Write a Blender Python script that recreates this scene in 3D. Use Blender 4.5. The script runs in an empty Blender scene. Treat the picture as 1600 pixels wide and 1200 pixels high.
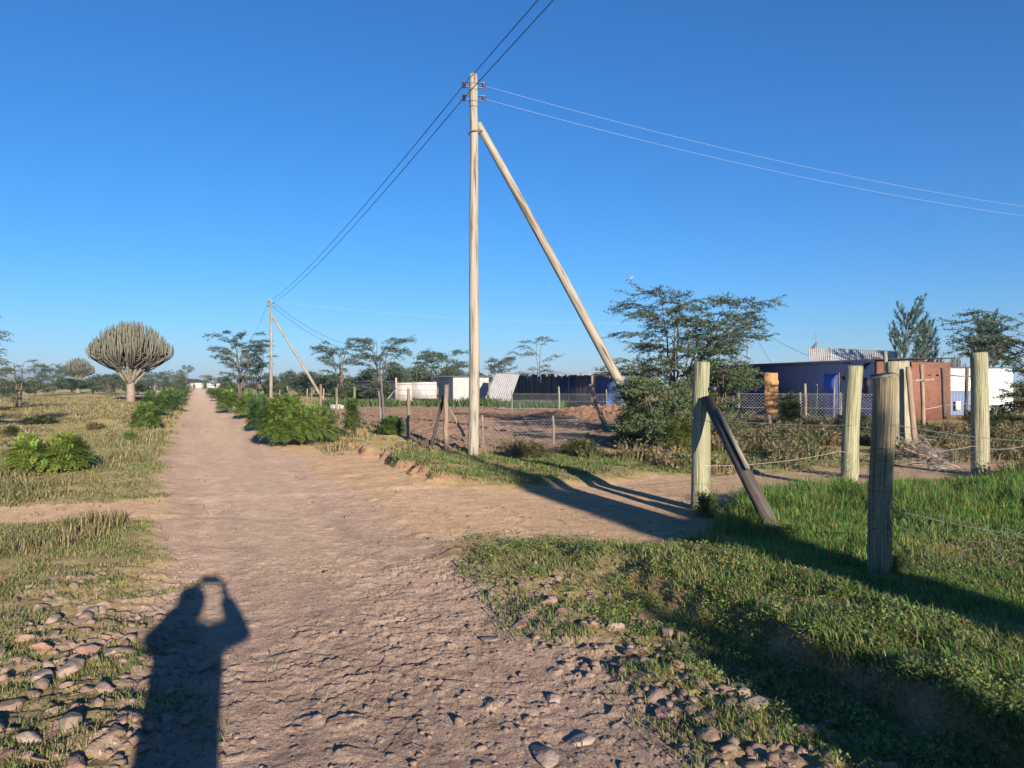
import bpy, bmesh, math, random
import numpy as np
from mathutils import Vector, Matrix

H = 1.7            # camera height
F = 1200.0         # focal length in photo pixels (1600 wide)
SUN_EL = math.radians(13.3)
LD = np.array([-0.371, 0.928])          # horizontal travel direction of the light
scene = bpy.context.scene
COL = scene.collection
PI = math.pi
ORG = {}
GRAIN = []

def gx(px, Y): return (px - 800.0) / F * Y
def gh(py, Y): return H - (py - 600.0) / F * Y

# ------------------------------------------------------------------ noise
def _h(ix, iy, seed):
    ix = ix.astype(np.int64); iy = iy.astype(np.int64)
    n = (ix * 374761393 + iy * 668265263 + seed * 1442695041) & 0xFFFFFFFF
    n = ((n ^ (n >> 13)) * 1274126177) & 0xFFFFFFFF
    n = ((n ^ (n >> 16)) * 2246822519) & 0xFFFFFFFF
    n = n ^ (n >> 15)
    return (n & 0xFFFFFF) / float(0xFFFFFF)

def vnoise(x, y, seed=0):
    fx = np.floor(x); fy = np.floor(y)
    tx = x - fx; ty = y - fy
    tx = tx * tx * tx * (tx * (tx * 6 - 15) + 10); ty = ty * ty * ty * (ty * (ty * 6 - 15) + 10)
    a = _h(fx, fy, seed); b = _h(fx + 1, fy, seed); c = _h(fx, fy + 1, seed); d = _h(fx + 1, fy + 1, seed)
    return (a + (b - a) * tx) * (1 - ty) + (c + (d - c) * tx) * ty

def fbm(x, y, seed=0, octs=4):
    s = np.zeros_like(x); amp = .5; tot = 0
    for k in range(octs):
        s = s + amp * vnoise(x + 17.3 * k, y - 9.1 * k, seed + k); tot += amp
        # rotate between octaves so that no lattice shows
        x, y = (x * .8 - y * .6) * 2.03, (x * .6 + y * .8) * 2.03
        amp *= .5
    return s / tot

def sm(a, b, x):
    t = np.clip((x - a) / (b - a), 0, 1)     # works for falling ramps (a > b) too
    return t * t * (3 - 2 * t)

def stones(x, y, cell, prob, rmin, rmax, seed, flat=.55):
    """height (0..1, times radius) of half buried stones on a jittered grid, and a per stone random"""
    out = np.zeros_like(x); idr = np.zeros_like(x)
    cx = np.floor(x / cell); cy = np.floor(y / cell)
    for dx in (-1, 0, 1):
        for dy in (-1, 0, 1):
            ix = cx + dx; iy = cy + dy
            r1 = _h(ix, iy, seed); r2 = _h(ix, iy, seed + 1); r3 = _h(ix, iy, seed + 2); r4 = _h(ix, iy, seed + 3); r5 = _h(ix, iy, seed + 4)
            px = (ix + .1 + .8 * r1) * cell; py = (iy + .1 + .8 * r2) * cell
            R = rmin + (rmax - rmin) * r3 ** 2.5
            an = r4 * PI; ca = np.cos(an); sa = np.sin(an)
            qx = (x - px) * ca + (y - py) * sa; qy = -(x - px) * sa + (y - py) * ca
            e = .55 + .45 * r5
            # angular plan: blend of round and boxy distance
            qa = np.abs(qx) / R; qb = np.abs(qy) / (R * e)
            sx_ = qx / R; sy_ = qy / (R * e)
            # crooked polygon outline and a tilted flat top
            d = np.maximum.reduce([sx_ * (.9 + .3 * r1) + sy_ * .3 * (r2 - .5), -sx_ * (.85 + .3 * r2) + sy_ * .4, .55 * sx_ + sy_ * (.75 + .3 * r5), .4 * sx_ - sy_ * (.85 + .3 * r1), -.75 * sx_ - .7 * sy_, -.6 * sx_ + .8 * sy_])
            d = .8 * d + .2 * np.sqrt(qa * qa + qb * qb)
            hgt = R * flat * np.minimum(np.clip(2.6 * (1 - d), 0, 9), .75 + .5 * sx_ * (r2 - .5) * 2 + .4 * sy_ * (r1 - .5) * 2)
            hgt = np.where(r4 * 7919 % 1 < prob, hgt, 0)
            hgt = np.maximum(hgt, 0)
            idr = np.where(hgt > out, r3 * 31 % 1, idr)
            out = np.maximum(out, hgt)
    return out, idr

def plates(x, y, cell, seed):
    """broken crust: nearest cell gives a level and a tilt"""
    best = np.full_like(x, 1e9); out = np.zeros_like(x)
    cx = np.floor(x / cell); cy = np.floor(y / cell)
    for dx in (-1, 0, 1):
        for dy in (-1, 0, 1):
            ix = cx + dx; iy = cy + dy
            r1 = _h(ix, iy, seed); r2 = _h(ix, iy, seed + 1); r3 = _h(ix, iy, seed + 2); r4 = _h(ix, iy, seed + 3); r5 = _h(ix, iy, seed + 4)
            ex = x - (ix + r1) * cell; ey = y - (iy + r2) * cell
            d = np.maximum(np.abs(ex + .3 * ey), np.abs(ey - .35 * ex)) * (.8 + .4 * r3)
            v = (r3 - .5) + ((r4 - .5) * ex + (r5 - .5) * ey) * 2.2 / cell
            k = d < best
            out = np.where(k, v, out); best = np.where(k, d, best)
    return out

# ------------------------------------------------------------------ the lie of the land
TRK = np.array([(-40, -10, 1.0), (-14, 5.2, .9), (-6.7, 10.0, .75), (-4, 11.2, .9), (-1, 11.0, 2.0), (.4, 10.3, 2.25), (3.1, 12.75, 1.4),
                (5.7, 13.9, .95), (9, 15.2, .95), (16, 17.4, 1.0), (60, 30, 1.2)], float)

def track_d(x, y):
    best = np.full_like(x, 1e9)
    for i in range(len(TRK) - 1):
        a = TRK[i]; b = TRK[i + 1]
        d = b[:2] - a[:2]; L2 = d @ d
        t = np.clip(((x - a[0]) * d[0] + (y - a[1]) * d[1]) / L2, 0, 1)
        dist = np.hypot(x - a[0] - d[0] * t, y - a[1] - d[1] * t) - (a[2] + (b[2] - a[2]) * t)
        best = np.minimum(best, dist)
    return best

def lerp3(c, tgt, m):
    return c + (np.asarray(tgt)[None, :] - c) * m[:, None]

def land(x, y, detail=True):
    """everything about the ground at world points: z, albedo, masks"""
    r = np.hypot(x, y)
    near = 1 - sm(60, 200, r)
    u = x + .41 * y
    n1 = fbm(x / 1.6, y / 1.6, 1) - .5
    n2 = fbm(x / 5.0, y / 5.0, 2) - .5
    n3 = fbm(x / .45, y / .45, 3, 3) - .5
    eL = -.35 - .6 * sm(0, 25, y) + .9 * n1 + .4 * n3
    eR = 2.62 - .5 * sm(8, 25, y) + .9 * n1 + .4 * n3
    road = sm(-.2, .25, u - eL) * (1 - sm(-.3, .3, u - eR))
    td = track_d(x, y) + .7 * n1 + .35 * n3
    track = 1 - sm(-.25, .25, td)
    junction = np.maximum(road, track)
    # apron of bare soil in the mouth of the side track
    apron = sm(1.6, 2.4, u) * (1 - sm(4.0, 4.7, u + 1.2 * n1)) * sm(8.2, 9.6, y + 1.5 * n1) * (1 - sm(19, 23, y))
    bankn = .5 * n1 + .35 * (fbm(x / .7, y / .7, 9, 3) - .5)
    bank = sm(3.62, 3.86, u + bankn) * (1 - sm(4.9, 5.7, u + n1)) * (1 - sm(7.0, 8.1, y + n1)) * sm(-9, -4, y)
    ditch = sm(2.7, 3.2, u + .3 * n1) * (1 - sm(3.62, 3.9, u + bankn)) * (1 - sm(5.6, 7.4, y)) * sm(-9, -4, y)
    verge = sm(3.95, 4.25, u + .9 * n1 + .4 * n3) * sm(.1, .5, td) * sm(12.6, 13.4, y) * (1 - sm(6, 9, x))
    vh = verge * (.25 + .75 * (1 - sm(-1.6, -.2, x)))
    fld = sm(5.6, 6.3, u + .5 * n1 - .05 * (y - 20)) * sm(18.6, 20.2, y + n1 - .15 * x) * (1 - sm(51, 54, y + n2 * 4)) * (1 - sm(0, 1.3, x - (2.6 + .2 * (y - 22)) + 1.5 * n1))
    mound = np.exp(-(((x - 4.1) / 2.6) ** 2 + ((y - 39) / 2.6) ** 2))
    mound2 = np.exp(-(((x - 6.5) / 2.2) ** 2 + ((y - 36) / 2.4) ** 2))
    off = (1 - junction)
    z = off * (.10 * n2 + .05 * n1) * near
    z = z + (-.05 * road - .03 * track)
    # worn wheel lines in the road
    lat = (u - .5 * (eL + eR)) * .925
    z = z - road * .02 * (np.exp(-((lat - .72) / .22) ** 2) + np.exp(-((lat + .72) / .22) ** 2)) * near
    z = z + .12 * bank * (1 + .5 * n1) - .08 * ditch + .17 * vh * (1 + .8 * n1)
    z = z + .5 * mound + .22 * mound2
    # the far plain dips a little then stays level
    c = np.empty((len(x), 3)); c[:] = (.30, .225, .105)                         # dry grass litter
    green = np.zeros_like(x)
    lv = sm(-6.5, -3.2, u + 2.5 * n1) * (1 - sm(-.9, -.2, u - .3 * n1)) * (1 - sm(24, 34, y + 4 * n2))   # left verge
    green = np.maximum(green, lv * (.75 + .5 * n1))
    green = np.maximum(green, .85 * sm(4.5, 5.4, u) * (1 - sm(15, 16.5, y)) * sm(.1, .5, td))
    green = np.maximum(green, verge * (1 - sm(17, 19, y - .2 * x)) * .9)
    green = np.maximum(green, bank)
    green = np.maximum(green, ditch * .7)
    midg = np.exp(-(((x - .3) / 1.1) ** 2 + ((y - 7.15 + .4 * x) / .5) ** 2)) * sm(-.22, .1, n1 + .4 * n3)
    green = np.maximum(green, midg * .9)
    c = lerp3(c, (.20, .165, .085), np.clip(green, 0, 1))
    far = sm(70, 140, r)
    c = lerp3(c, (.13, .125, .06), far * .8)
    c = lerp3(c, (.39, .26, .165), apron * .85 * (1 - green))
    bare = sm(.02, .18, fbm(x / 2.6, y / 2.6, 21) - .5) * off * (1 - green) * (u < -.5)
    c = lerp3(c, (.36, .255, .15), bare * .7)
    c = lerp3(c, (.30, .195, .135), fld)
    c = lerp3(c, (.37, .20, .12), np.clip(mound + mound2, 0, 1))
    dryp = np.exp(-(((x - 4.9) / .8) ** 2 + ((y - 7.6) / .6) ** 2))
    c = lerp3(c, (.40, .25, .09), dryp * .9)
    tcol = sm(0, 1, track)
    c = lerp3(c, (.40, .275, .175), tcol)
    c = lerp3(c, (.33, .234, .175), road)
    # broad wear tones of the packed earth
    wear = fbm(x / 1.1 + .41 * y / 1.1, y / 3.5, 33) - .5
    rutn = fbm(u / .22, y / 5.0, 35, 3) - .5
    c = c * (1 + .13 * road * (np.exp(-((lat - .72) / .24) ** 2) + np.exp(-((lat + .72) / .24) ** 2) - .6 * np.exp(-(lat / .3) ** 2)) * sm(.3, .7, fbm(u / .5, y / 7.0, 37, 2)))[:, None]
    c = c * (1 + .25 * wear * junction + .16 * rutn * road)[:, None]
    c = lerp3(c, (.41, .31, .22), np.clip(road * np.exp(-((lat - .05) / .55) ** 2) * .55 + .0, 0, 1) * sm(4, 9, y))
    face = sm(.15, .5, ditch * bank * 4) + sm(.2, .8, verge * (1 - verge) * 4) * sm(12, 13, y) * (1 - sm(-1.6, -.2, x))
    c = lerp3(c, (.36, .20, .115), np.clip(face, 0, 1) * .8)
    rub = np.clip(sm(-1.75, -1.2, u + n1) * (1 - sm(-.35, .15, u - .5 * n1)) * (1 - sm(6.6, 7.8, y + n1)) + .9 * sm(2.1, 2.6, u + .5 * n1) * (1 - sm(3.2, 3.6, u)) * (1 - sm(6.4, 7.6, y)), 0, 1)
    if detail:
        fine = 1 - sm(14, 30, r)
        nf = fbm(x / .16, y / .16, 40, 3) - .5
        nm = fbm(x / .5, y / .5, 44, 3) - .5
        rough = road * (.12 + .75 * sm(11, 4.5, y) + .5 * sm(0.5, 2.4, u) * sm(12, 6, y))
        z = z + fine * (.007 * nf + .006 * nm) * (junction * (.3 + .6 * sm(12, 5, y)) + .6 * off) + fine * .010 * np.abs(fbm(x / .09, y / .09, 47, 2) - .5) * (junction * sm(12, 5, y) + .3)
        s1, i1 = stones(x, y, .34, .38, .03, .15, 101, .22)
        s2, i2 = stones(x + 3.3, y + 1.7, .11, .55, .012, .05, 131, .42)
        s4, i4 = stones(x + 9.3, y - 4.7, .05, .5, .005, .02, 141, .6)
        patch = sm(.38, .6, fbm(x / .9, y / .9, 151, 3))
        crust = (plates(x + .10 * nf, y + .10 * nm, .24, 191) * .010 + plates(x + .03 * nf, y + .03 * nm, .075, 195) * .009) * (.3 + .7 * patch)
        k1 = fine * np.clip(rough * 1.0 + track * .25 + apron * .25, 0, 1)
        z = z + k1 * (s1 * .8 + s2 * .8 + s4 * .8 + crust)
        s3, i3 = stones(x - 5.1, y + 8.2, .22, .8, .05, .15, 161, .42)
        z = z + fine * rub * (s3 * .45 + .02 * plates(x, y, .13, 199))
        st = np.clip((k1 * (s1 > .006) * .32 + rub * (s3 > .01) * .75), 0, 1)
        tone = np.where(s3 * rub > s1 * k1, i3, i1)
        scol = np.stack([.24 + .13 * tone, .175 + .09 * tone, .135 + .07 * tone], 1)
        c = c + (scol - c) * st[:, None]
        c = c * (1 + .25 * nf * fine)[:, None]
        cl, ic = stones(x + 1.1, y + 2.2, .55, .9, .12, .34, 171, .5)
        cl2, ic2 = stones(x - 7.1, y + 5.2, .3, .8, .06, .17, 181, .6)
        z = z + fld * (cl * .5 + cl2 * .7) * (1 - sm(70, 110, r)) + (mound + mound2) * (.25 * nm + cl2 * .8)
        z = z + off * (1 - fld) * .05 * nm * (1 - sm(40, 80, r))
    masks = dict(u=u, road=road, track=track, apron=apron, bank=bank, ditch=ditch, verge=verge, fld=fld, green=green, rub=rub, td=td,
                 n1=n1, n2=n2, n3=n3, lv=lv, midg=midg, dryp=dryp, junction=junction, bare=bare, mound=mound + mound2)
    return z, np.clip(c, .01, .9), masks

TOP = {}
def gz(x, y):
    z, _, _ = land(np.array([float(x)]), np.array([float(y)]), False)
    return float(z[0])

# ------------------------------------------------------------------ mesh collector
class MB:
    def __init__(s):
        s.V = []; s.Q = []; s.T = []; s.C = []; s.G = []; s.n = 0
    def add(s, v, q=None, t=None, col=(.5, .5, .5), g=None):
        v = np.asarray(v, float).reshape(-1, 3)
        s.G.append(v if g is None else np.asarray(g, float).reshape(-1, 3))
        c = np.asarray(col, float)
        if c.ndim == 1: c = np.tile(c, (len(v), 1))
        s.V.append(v); s.C.append(c)
        if q is not None and len(q): s.Q.append(np.asarray(q, np.int64).reshape(-1, 4) + s.n)
        if t is not None and len(t): s.T.append(np.asarray(t, np.int64).reshape(-1, 3) + s.n)
        s.n += len(v)
    def tube(s, pts, rad, n=6, col=(.5, .5, .5), cap=True):
        P = np.asarray(pts, float); m = len(P)
        R = np.full(m, rad, float) if np.ndim(rad) == 0 else np.asarray(rad, float)
        T = np.gradient(P, axis=0) if m > 2 else np.repeat((P[-1] - P[0])[None], m, 0)
        T = T / (np.linalg.norm(T, axis=1)[:, None] + 1e-9)
        ref = np.array([0, 0, 1.]) if abs(T[0][2]) < .9 else np.array([1., 0, 0])
        a = np.cross(T, ref); bad = np.linalg.norm(a, axis=1) < 1e-3
        a[bad] = np.cross(T[bad], [0, 1., 0.3]); a /= np.linalg.norm(a, axis=1)[:, None]
        for i in range(1, m):
            if a[i] @ a[i - 1] < 0: a[i] = -a[i]
        b = np.cross(T, a)
        th = np.arange(n) / n * 2 * PI
        V = P[:, None, :] + R[:, None, None] * (np.cos(th)[None, :, None] * a[:, None, :] + np.sin(th)[None, :, None] * b[:, None, :])
        V = V.reshape(-1, 3)
        c = np.asarray(col, float)
        if c.ndim == 2: c = np.repeat(c, n, 0)
        i = np.arange(m - 1)[:, None]; j = np.arange(n)[None, :]; j2 = (j + 1) % n
        q = np.stack([i * n + j, i * n + j2, (i + 1) * n + j2, (i + 1) * n + j], -1).reshape(-1, 4)
        ln = np.concatenate([[0], np.cumsum(np.linalg.norm(np.diff(P, axis=0), axis=1))]); off = P[0][0] * 3.7 + P[0][1] * 1.3
        G = np.stack([R[:, None] * np.cos(th)[None] + off, R[:, None] * np.sin(th)[None], np.repeat(ln[:, None], n, 1)], -1).reshape(-1, 3)
        t = []
        if cap:
            extra = np.stack([P[0], P[-1]]); V = np.vstack([V, extra]); G = np.vstack([G, [[off, 0, 0], [off, 0, ln[-1]]]])
            if c.ndim == 2: c = np.vstack([c, c[:1], c[-1:]])
            e0 = m * n; e1 = e0 + 1
            for k in range(n):
                t.append((e0, (k + 1) % n, k)); t.append((e1, (m - 1) * n + k, (m - 1) * n + (k + 1) % n))
        s.add(V, q, t, c, G)
    def box(s, c, size, ax=None, col=(.5, .5, .5)):
        c = np.asarray(c, float); h = np.asarray(size, float) / 2
        A = np.eye(3) if ax is None else np.asarray(ax, float)
        sg = np.array([(-1, -1, -1), (1, -1, -1), (1, 1, -1), (-1, 1, -1), (-1, -1, 1), (1, -1, 1), (1, 1, 1), (-1, 1, 1)], float)
        V = c + (sg * h) @ A
        s.add(V, [(0, 3, 2, 1), (4, 5, 6, 7), (0, 1, 5, 4), (1, 2, 6, 5), (2, 3, 7, 6), (3, 0, 4, 7)], None, col, sg * h + c[0] * 3.7 + c[1] * 1.3)
    def beam(s, p0, p1, w, d, side=(1, 0, 0), col=(.5, .5, .5)):
        p0 = np.asarray(p0, float); p1 = np.asarray(p1, float)
        z = p1 - p0; L = np.linalg.norm(z); z /= L
        x = np.asarray(side, float); x = x - z * (x @ z); x /= np.linalg.norm(x)
        y = np.cross(z, x)
        s.box((p0 + p1) / 2, (w, d, L), np.stack([x, y, z]), col)
    def leaves(s, P, D, S, L, W, col):
        """diamond leaves: base P, direction D, side S (unit), length L, width W"""
        L = np.asarray(L)[:, None]; W = np.asarray(W)[:, None]
        m = P + D * L * .45
        V = np.stack([P, m - S * W * .5, P + D * L, m + S * W * .5], 1).reshape(-1, 3)
        n = len(P)
        q = np.arange(n * 4).reshape(n, 4)
        c = np.asarray(col, float)
        if c.ndim == 2: c = np.repeat(c, 4, 0)
        s.add(V, q, None, c)
    def blades(s, P, az, lean, h, w, col):
        n = len(P)
        dx = np.stack([np.cos(az), np.sin(az), np.zeros(n)], 1)
        sx = np.stack([-np.sin(az), np.cos(az), np.zeros(n)], 1)
        up = np.array([0, 0, 1.])[None]
        h = h[:, None]; w = w[:, None]; lean = lean[:, None]
        mid = P + up * h * .55 + dx * h * lean * .3
        tip = P + up * h * (1 - .25 * lean) + dx * h * lean
        V = np.stack([P - sx * w / 2, P + sx * w / 2, mid - sx * w * .36, mid + sx * w * .36, tip], 1).reshape(-1, 3)
        b = np.arange(n)[:, None] * 5
        s.add(V, b + np.array([[0, 1, 3, 2]]), b + np.array([[2, 3, 4]]), np.repeat(np.asarray(col, float), 5, 0))
    def build(s, name, mat, parent=None, org=None, smooth=False):
        V = np.vstack(s.V) if s.V else np.zeros((0, 3)); C = np.vstack(s.C)
        if parent is not None: org = ORG[parent.name]
        elif org is None: org = (0, 0, 0)
        V = V - np.asarray(org, float)[None]
        Q = np.vstack(s.Q) if s.Q else np.zeros((0, 4), np.int64)
        T = np.vstack(s.T) if s.T else np.zeros((0, 3), np.int64)
        me = bpy.data.meshes.new(name)
        me.vertices.add(len(V)); me.vertices.foreach_set('co', V.astype(np.float32).ravel())
        li = np.concatenate([Q.ravel(), T.ravel()]).astype(np.int32)
        me.loops.add(len(li)); me.loops.foreach_set('vertex_index', li)
        ls = np.concatenate([np.arange(len(Q)) * 4, len(Q) * 4 + np.arange(len(T)) * 3]).astype(np.int32)
        me.polygons.add(len(ls)); me.polygons.foreach_set('loop_start', ls)
        if smooth: me.polygons.foreach_set('use_smooth', np.ones(len(ls), bool))
        me.update(calc_edges=True)
        a = me.color_attributes.new('Col', 'FLOAT_COLOR', 'POINT')
        a.data.foreach_set('color', np.hstack([C, np.ones((len(C), 1))]).astype(np.float32).ravel())
        if mat in GRAIN:
            ga = me.attributes.new('Grain', 'FLOAT_VECTOR', 'POINT'); ga.data.foreach_set('vector', np.vstack(s.G).astype(np.float32).ravel())
        o = bpy.data.objects.new(name, me); COL.objects.link(o)
        if mat: me.materials.append(mat)
        if parent is not None: o.parent = parent
        else: o.location = org
        ORG[o.name] = tuple(float(k) for k in org)
        return o

def tag(o, label=None, cat=None, group=None, kind=None):
    if label: o['label'] = label
    if cat: o['category'] = cat
    if group: o['group'] = group
    if kind: o['kind'] = kind
    return o

def thing(name, loc, label, cat, group=None):
    o = bpy.data.objects.new(name, None); COL.objects.link(o)
    o.location = loc; o.empty_display_size = .2
    ORG[o.name] = tuple(float(k) for k in loc)
    return tag(o, label, cat, group)

KIDS = {}
def kids_of(o):
    return [c for c in bpy.data.objects if c.parent == o]

def dup(root, loc, rotz=0, sc=1.0, label=None, group=None):
    r = root.copy(); COL.objects.link(r)
    r.location = loc; r.rotation_euler = (0, 0, rotz)
    r.scale = (sc, sc, sc) if np.ndim(sc) == 0 else sc
    if label: r['label'] = label
    if group: r['group'] = group
    for ch in list(kids_of(root)):
        c = ch.copy(); COL.objects.link(c); c.parent = r
        for g in list(kids_of(ch)):
            d = g.copy(); COL.objects.link(d); d.parent = c
    return r

# ------------------------------------------------------------------ materials
def newmat(name):
    m = bpy.data.materials.new(name); m.use_nodes = True
    nt = m.node_tree; nt.nodes.clear()
    out = nt.nodes.new('ShaderNodeOutputMaterial')
    b = nt.nodes.new('ShaderNodeBsdfPrincipled')
    nt.links.new(b.outputs[0], out.inputs[0])
    return m, nt, b, out

def setin(b, k, v):
    if k in b.inputs: b.inputs[k].default_value = v

def m_col(name, base=None, rough=.8, spec=.25, nscale=6., namt=.25, bump=0., bscale=40., stretch=(1, 1, 1), transl=0., metal=0., dirt=None, diffr=0., grain=False):
    """colour from the mesh's Col attribute (or base), broken up by two noises; optional bump, translucency and streaky dirt"""
    m, nt, b, out = newmat(name)
    N = nt.nodes; Lk = nt.links
    if base is None:
        at = N.new('ShaderNodeAttribute'); at.attribute_name = 'Col'; src = at.outputs['Color']
    else:
        rg = N.new('ShaderNodeRGB'); rg.outputs[0].default_value = (*base, 1); src = rg.outputs[0]
    tc = N.new('ShaderNodeTexCoord'); mp = N.new('ShaderNodeMapping'); mp.inputs['Scale'].default_value = stretch
    vec = tc.outputs['Object']
    if grain:
        ga = N.new('ShaderNodeAttribute'); ga.attribute_name = 'Grain'; vec = ga.outputs['Vector']; GRAIN.append(m)
    Lk.new(vec, mp.inputs[0])
    n = N.new('ShaderNodeTexNoise'); n.inputs['Scale'].default_value = nscale; n.inputs['Detail'].default_value = 6; n.inputs['Roughness'].default_value = .65
    Lk.new(mp.outputs[0], n.inputs['Vector'])
    mr = N.new('ShaderNodeMapRange'); mr.inputs[1].default_value = .25; mr.inputs[2].default_value = .75
    mr.inputs[3].default_value = 1 - namt; mr.inputs[4].default_value = 1 + namt
    Lk.new(n.outputs[0], mr.inputs[0])
    mx = N.new('ShaderNodeMix'); mx.data_type = 'RGBA'; mx.blend_type = 'MULTIPLY'; mx.inputs[0].default_value = 1
    Lk.new(src, mx.inputs[6]); Lk.new(mr.outputs[0], mx.inputs[7])
    res = mx.outputs[2]
    if dirt:
        n2 = N.new('ShaderNodeTexNoise'); n2.inputs['Scale'].default_value = dirt[1]; n2.inputs['Detail'].default_value = 5
        mp2 = N.new('ShaderNodeMapping'); mp2.inputs['Scale'].default_value = dirt[3] if len(dirt) > 3 else (1, 1, 1)
        Lk.new(vec, mp2.inputs[0]); Lk.new(mp2.outputs[0], n2.inputs['Vector'])
        r2 = N.new('ShaderNodeMapRange'); r2.inputs[1].default_value = .5; r2.inputs[2].default_value = .68; r2.inputs[4].default_value = dirt[2]
        Lk.new(n2.outputs[0], r2.inputs[0])
        mx2 = N.new('ShaderNodeMix'); mx2.data_type = 'RGBA'; mx2.inputs[7].default_value = (*dirt[0], 1)
        Lk.new(r2.outputs[0], mx2.inputs[0]); Lk.new(res, mx2.inputs[6]); res = mx2.outputs[2]
    Lk.new(res, b.inputs['Base Color'])
    setin(b, 'Roughness', rough); setin(b, 'Specular IOR Level', spec); setin(b, 'Metallic', metal); setin(b, 'Diffuse Roughness', diffr)
    if bump:
        nb = N.new('ShaderNodeTexNoise'); nb.inputs['Scale'].default_value = bscale; nb.inputs['Detail'].default_value = 6
        Lk.new(mp.outputs[0], nb.inputs['Vector'])
        bp = N.new('ShaderNodeBump'); bp.inputs['Strength'].default_value = bump; bp.inputs['Distance'].default_value = .02
        Lk.new(nb.outputs[0], bp.inputs['Height']); Lk.new(bp.outputs[0], b.inputs['Normal'])
    if transl:
        tr = N.new('ShaderNodeBsdfTranslucent'); Lk.new(res, tr.inputs[0])
        ms = N.new('ShaderNodeMixShader'); ms.inputs[0].default_value = transl
        Lk.new(b.outputs[0], ms.inputs[1]); Lk.new(tr.outputs[0], ms.inputs[2]); Lk.new(ms.outputs[0], out.inputs[0])
    return m

def m_ground(name='earth', coarse=0.):
    m, nt, b, out = newmat(name); N = nt.nodes; Lk = nt.links
    tc = N.new('ShaderNodeTexCoord'); at = N.new('ShaderNodeAttribute'); at.attribute_name = 'Col'
    def noise(sc, det=6, ro=.65):
        n = N.new('ShaderNodeTexNoise'); n.inputs['Scale'].default_value = sc; n.inputs['Detail'].default_value = det; n.inputs['Roughness'].default_value = ro
        Lk.new(tc.outputs['Object'], n.inputs['Vector']); return n.outputs[0]
    def rng_(v, a, c, lo, hi):
        r = N.new('ShaderNodeMapRange'); r.inputs[1].default_value = a; r.inputs[2].default_value = c; r.inputs[3].default_value = lo; r.inputs[4].default_value = hi
        Lk.new(v, r.inputs[0]); return r.outputs[0]
    def math_(op, a, c):
        k = N.new('ShaderNodeMath'); k.operation = op
        for i, v in enumerate((a, c)):
            if isinstance(v, (int, float)): k.inputs[i].default_value = v
            else: Lk.new(v, k.inputs[i])
        return k.outputs[0]
    def mul(col, f):
        x = N.new('ShaderNodeMix'); x.data_type = 'RGBA'; x.blend_type = 'MULTIPLY'; x.inputs[0].default_value = 1
        Lk.new(col, x.inputs[6]); Lk.new(f, x.inputs[7]); return x.outputs[2]
    vo = N.new('ShaderNodeTexVoronoi'); vo.inputs['Scale'].default_value = 38.; Lk.new(tc.outputs['Object'], vo.inputs['Vector'])
    v2 = N.new('ShaderNodeTexVoronoi'); v2.inputs['Scale'].default_value = 110.; Lk.new(tc.outputs['Object'], v2.inputs['Vector'])
    sep = N.new('ShaderNodeSeparateColor'); Lk.new(vo.outputs['Color'], sep.inputs[0])
    s2 = N.new('ShaderNodeSeparateColor'); Lk.new(v2.outputs['Color'], s2.inputs[0])
    peb = math_('MULTIPLY', rng_(sep.outputs[0], .62, .66, 0, 1), rng_(vo.outputs['Distance'], .30, .42, 1, 0))       # scattered grit
    peb2 = math_('MULTIPLY', rng_(s2.outputs[0], .5, .55, 0, 1), rng_(v2.outputs['Distance'], .30, .45, 1, 0))
    c = mul(at.outputs['Color'], rng_(noise(5.), .3, .7, .82, 1.18))
    c = mul(c, rng_(noise(60.), .25, .75, .72, 1.28))
    tone = math_('ADD', 1., math_('MULTIPLY', peb, math_('SUBTRACT', sep.outputs[1], .45)))
    tone = math_('ADD', tone, math_('MULTIPLY', peb2, math_('MULTIPLY', .8, math_('SUBTRACT', s2.outputs[1], .5))))
    c = mul(c, tone); Lk.new(c, b.inputs['Base Color'])
    h = math_('ADD', math_('MULTIPLY', noise(45., 8, .7), .9), math_('MULTIPLY', peb, .55))
    h = math_('ADD', h, math_('MULTIPLY', peb2, .28))
    bp = N.new('ShaderNodeBump'); bp.inputs['Strength'].default_value = .9; bp.inputs['Distance'].default_value = .02
    Lk.new(h, bp.inputs['Height'])
    if coarse:
        b2 = N.new('ShaderNodeBump'); b2.inputs['Strength'].default_value = 1.0; b2.inputs['Distance'].default_value = coarse
        Lk.new(noise(3.2, 5, .7), b2.inputs['Height']); Lk.new(b2.outputs[0], bp.inputs['Normal'])
    Lk.new(bp.outputs[0], b.inputs['Normal'])
    setin(b, 'Roughness', .95); setin(b, 'Specular IOR Level', .06); setin(b, 'Diffuse Roughness', 1.0)
    return m
M_GROUND = m_ground(); M_FIELD = m_ground('ploughed_earth', .22)
M_DARK = m_col('dark_wall', None, .85, .1, 9., .3, .3, 20., (1, 1, .2))
M_LEAF = m_col('leaf', None, .55, .3, 3., .22, transl=.22)
M_GRASS = m_col('grass_blade', None, .6, .2, 2., .25, transl=.25)
M_BARK = m_col('bark', None, .9, .1, 14., .3, .5, 40., (1, 1, .25))
M_EUPH = m_col('euphorbia_skin', None, .7, .2, 3., .25)
M_TIMBER = m_col('treated_timber', None, .8, .15, 55., .42, .9, 60., (1, 1, .035), dirt=((.075, .06, .035), 62., .9, (1, 1, .02)), grain=True)
M_POLE = m_col('pole_timber', None, .75, .2, 18., .32, .8, 30., (1, 1, .035), dirt=((.11, .07, .04), 20., .95, (1, 1, .06)), grain=True)
M_OLDWOOD = m_col('weathered_wood', None, .9, .1, 20., .45, .8, 30., (1, 1, .06), dirt=((.05, .04, .035), 14., .6, (1, 1, .1)), grain=True)
M_PLANK = m_col('plank', None, .85, .12, 14., .4, .5, 30., (1, 1, .06), grain=True)
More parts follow.
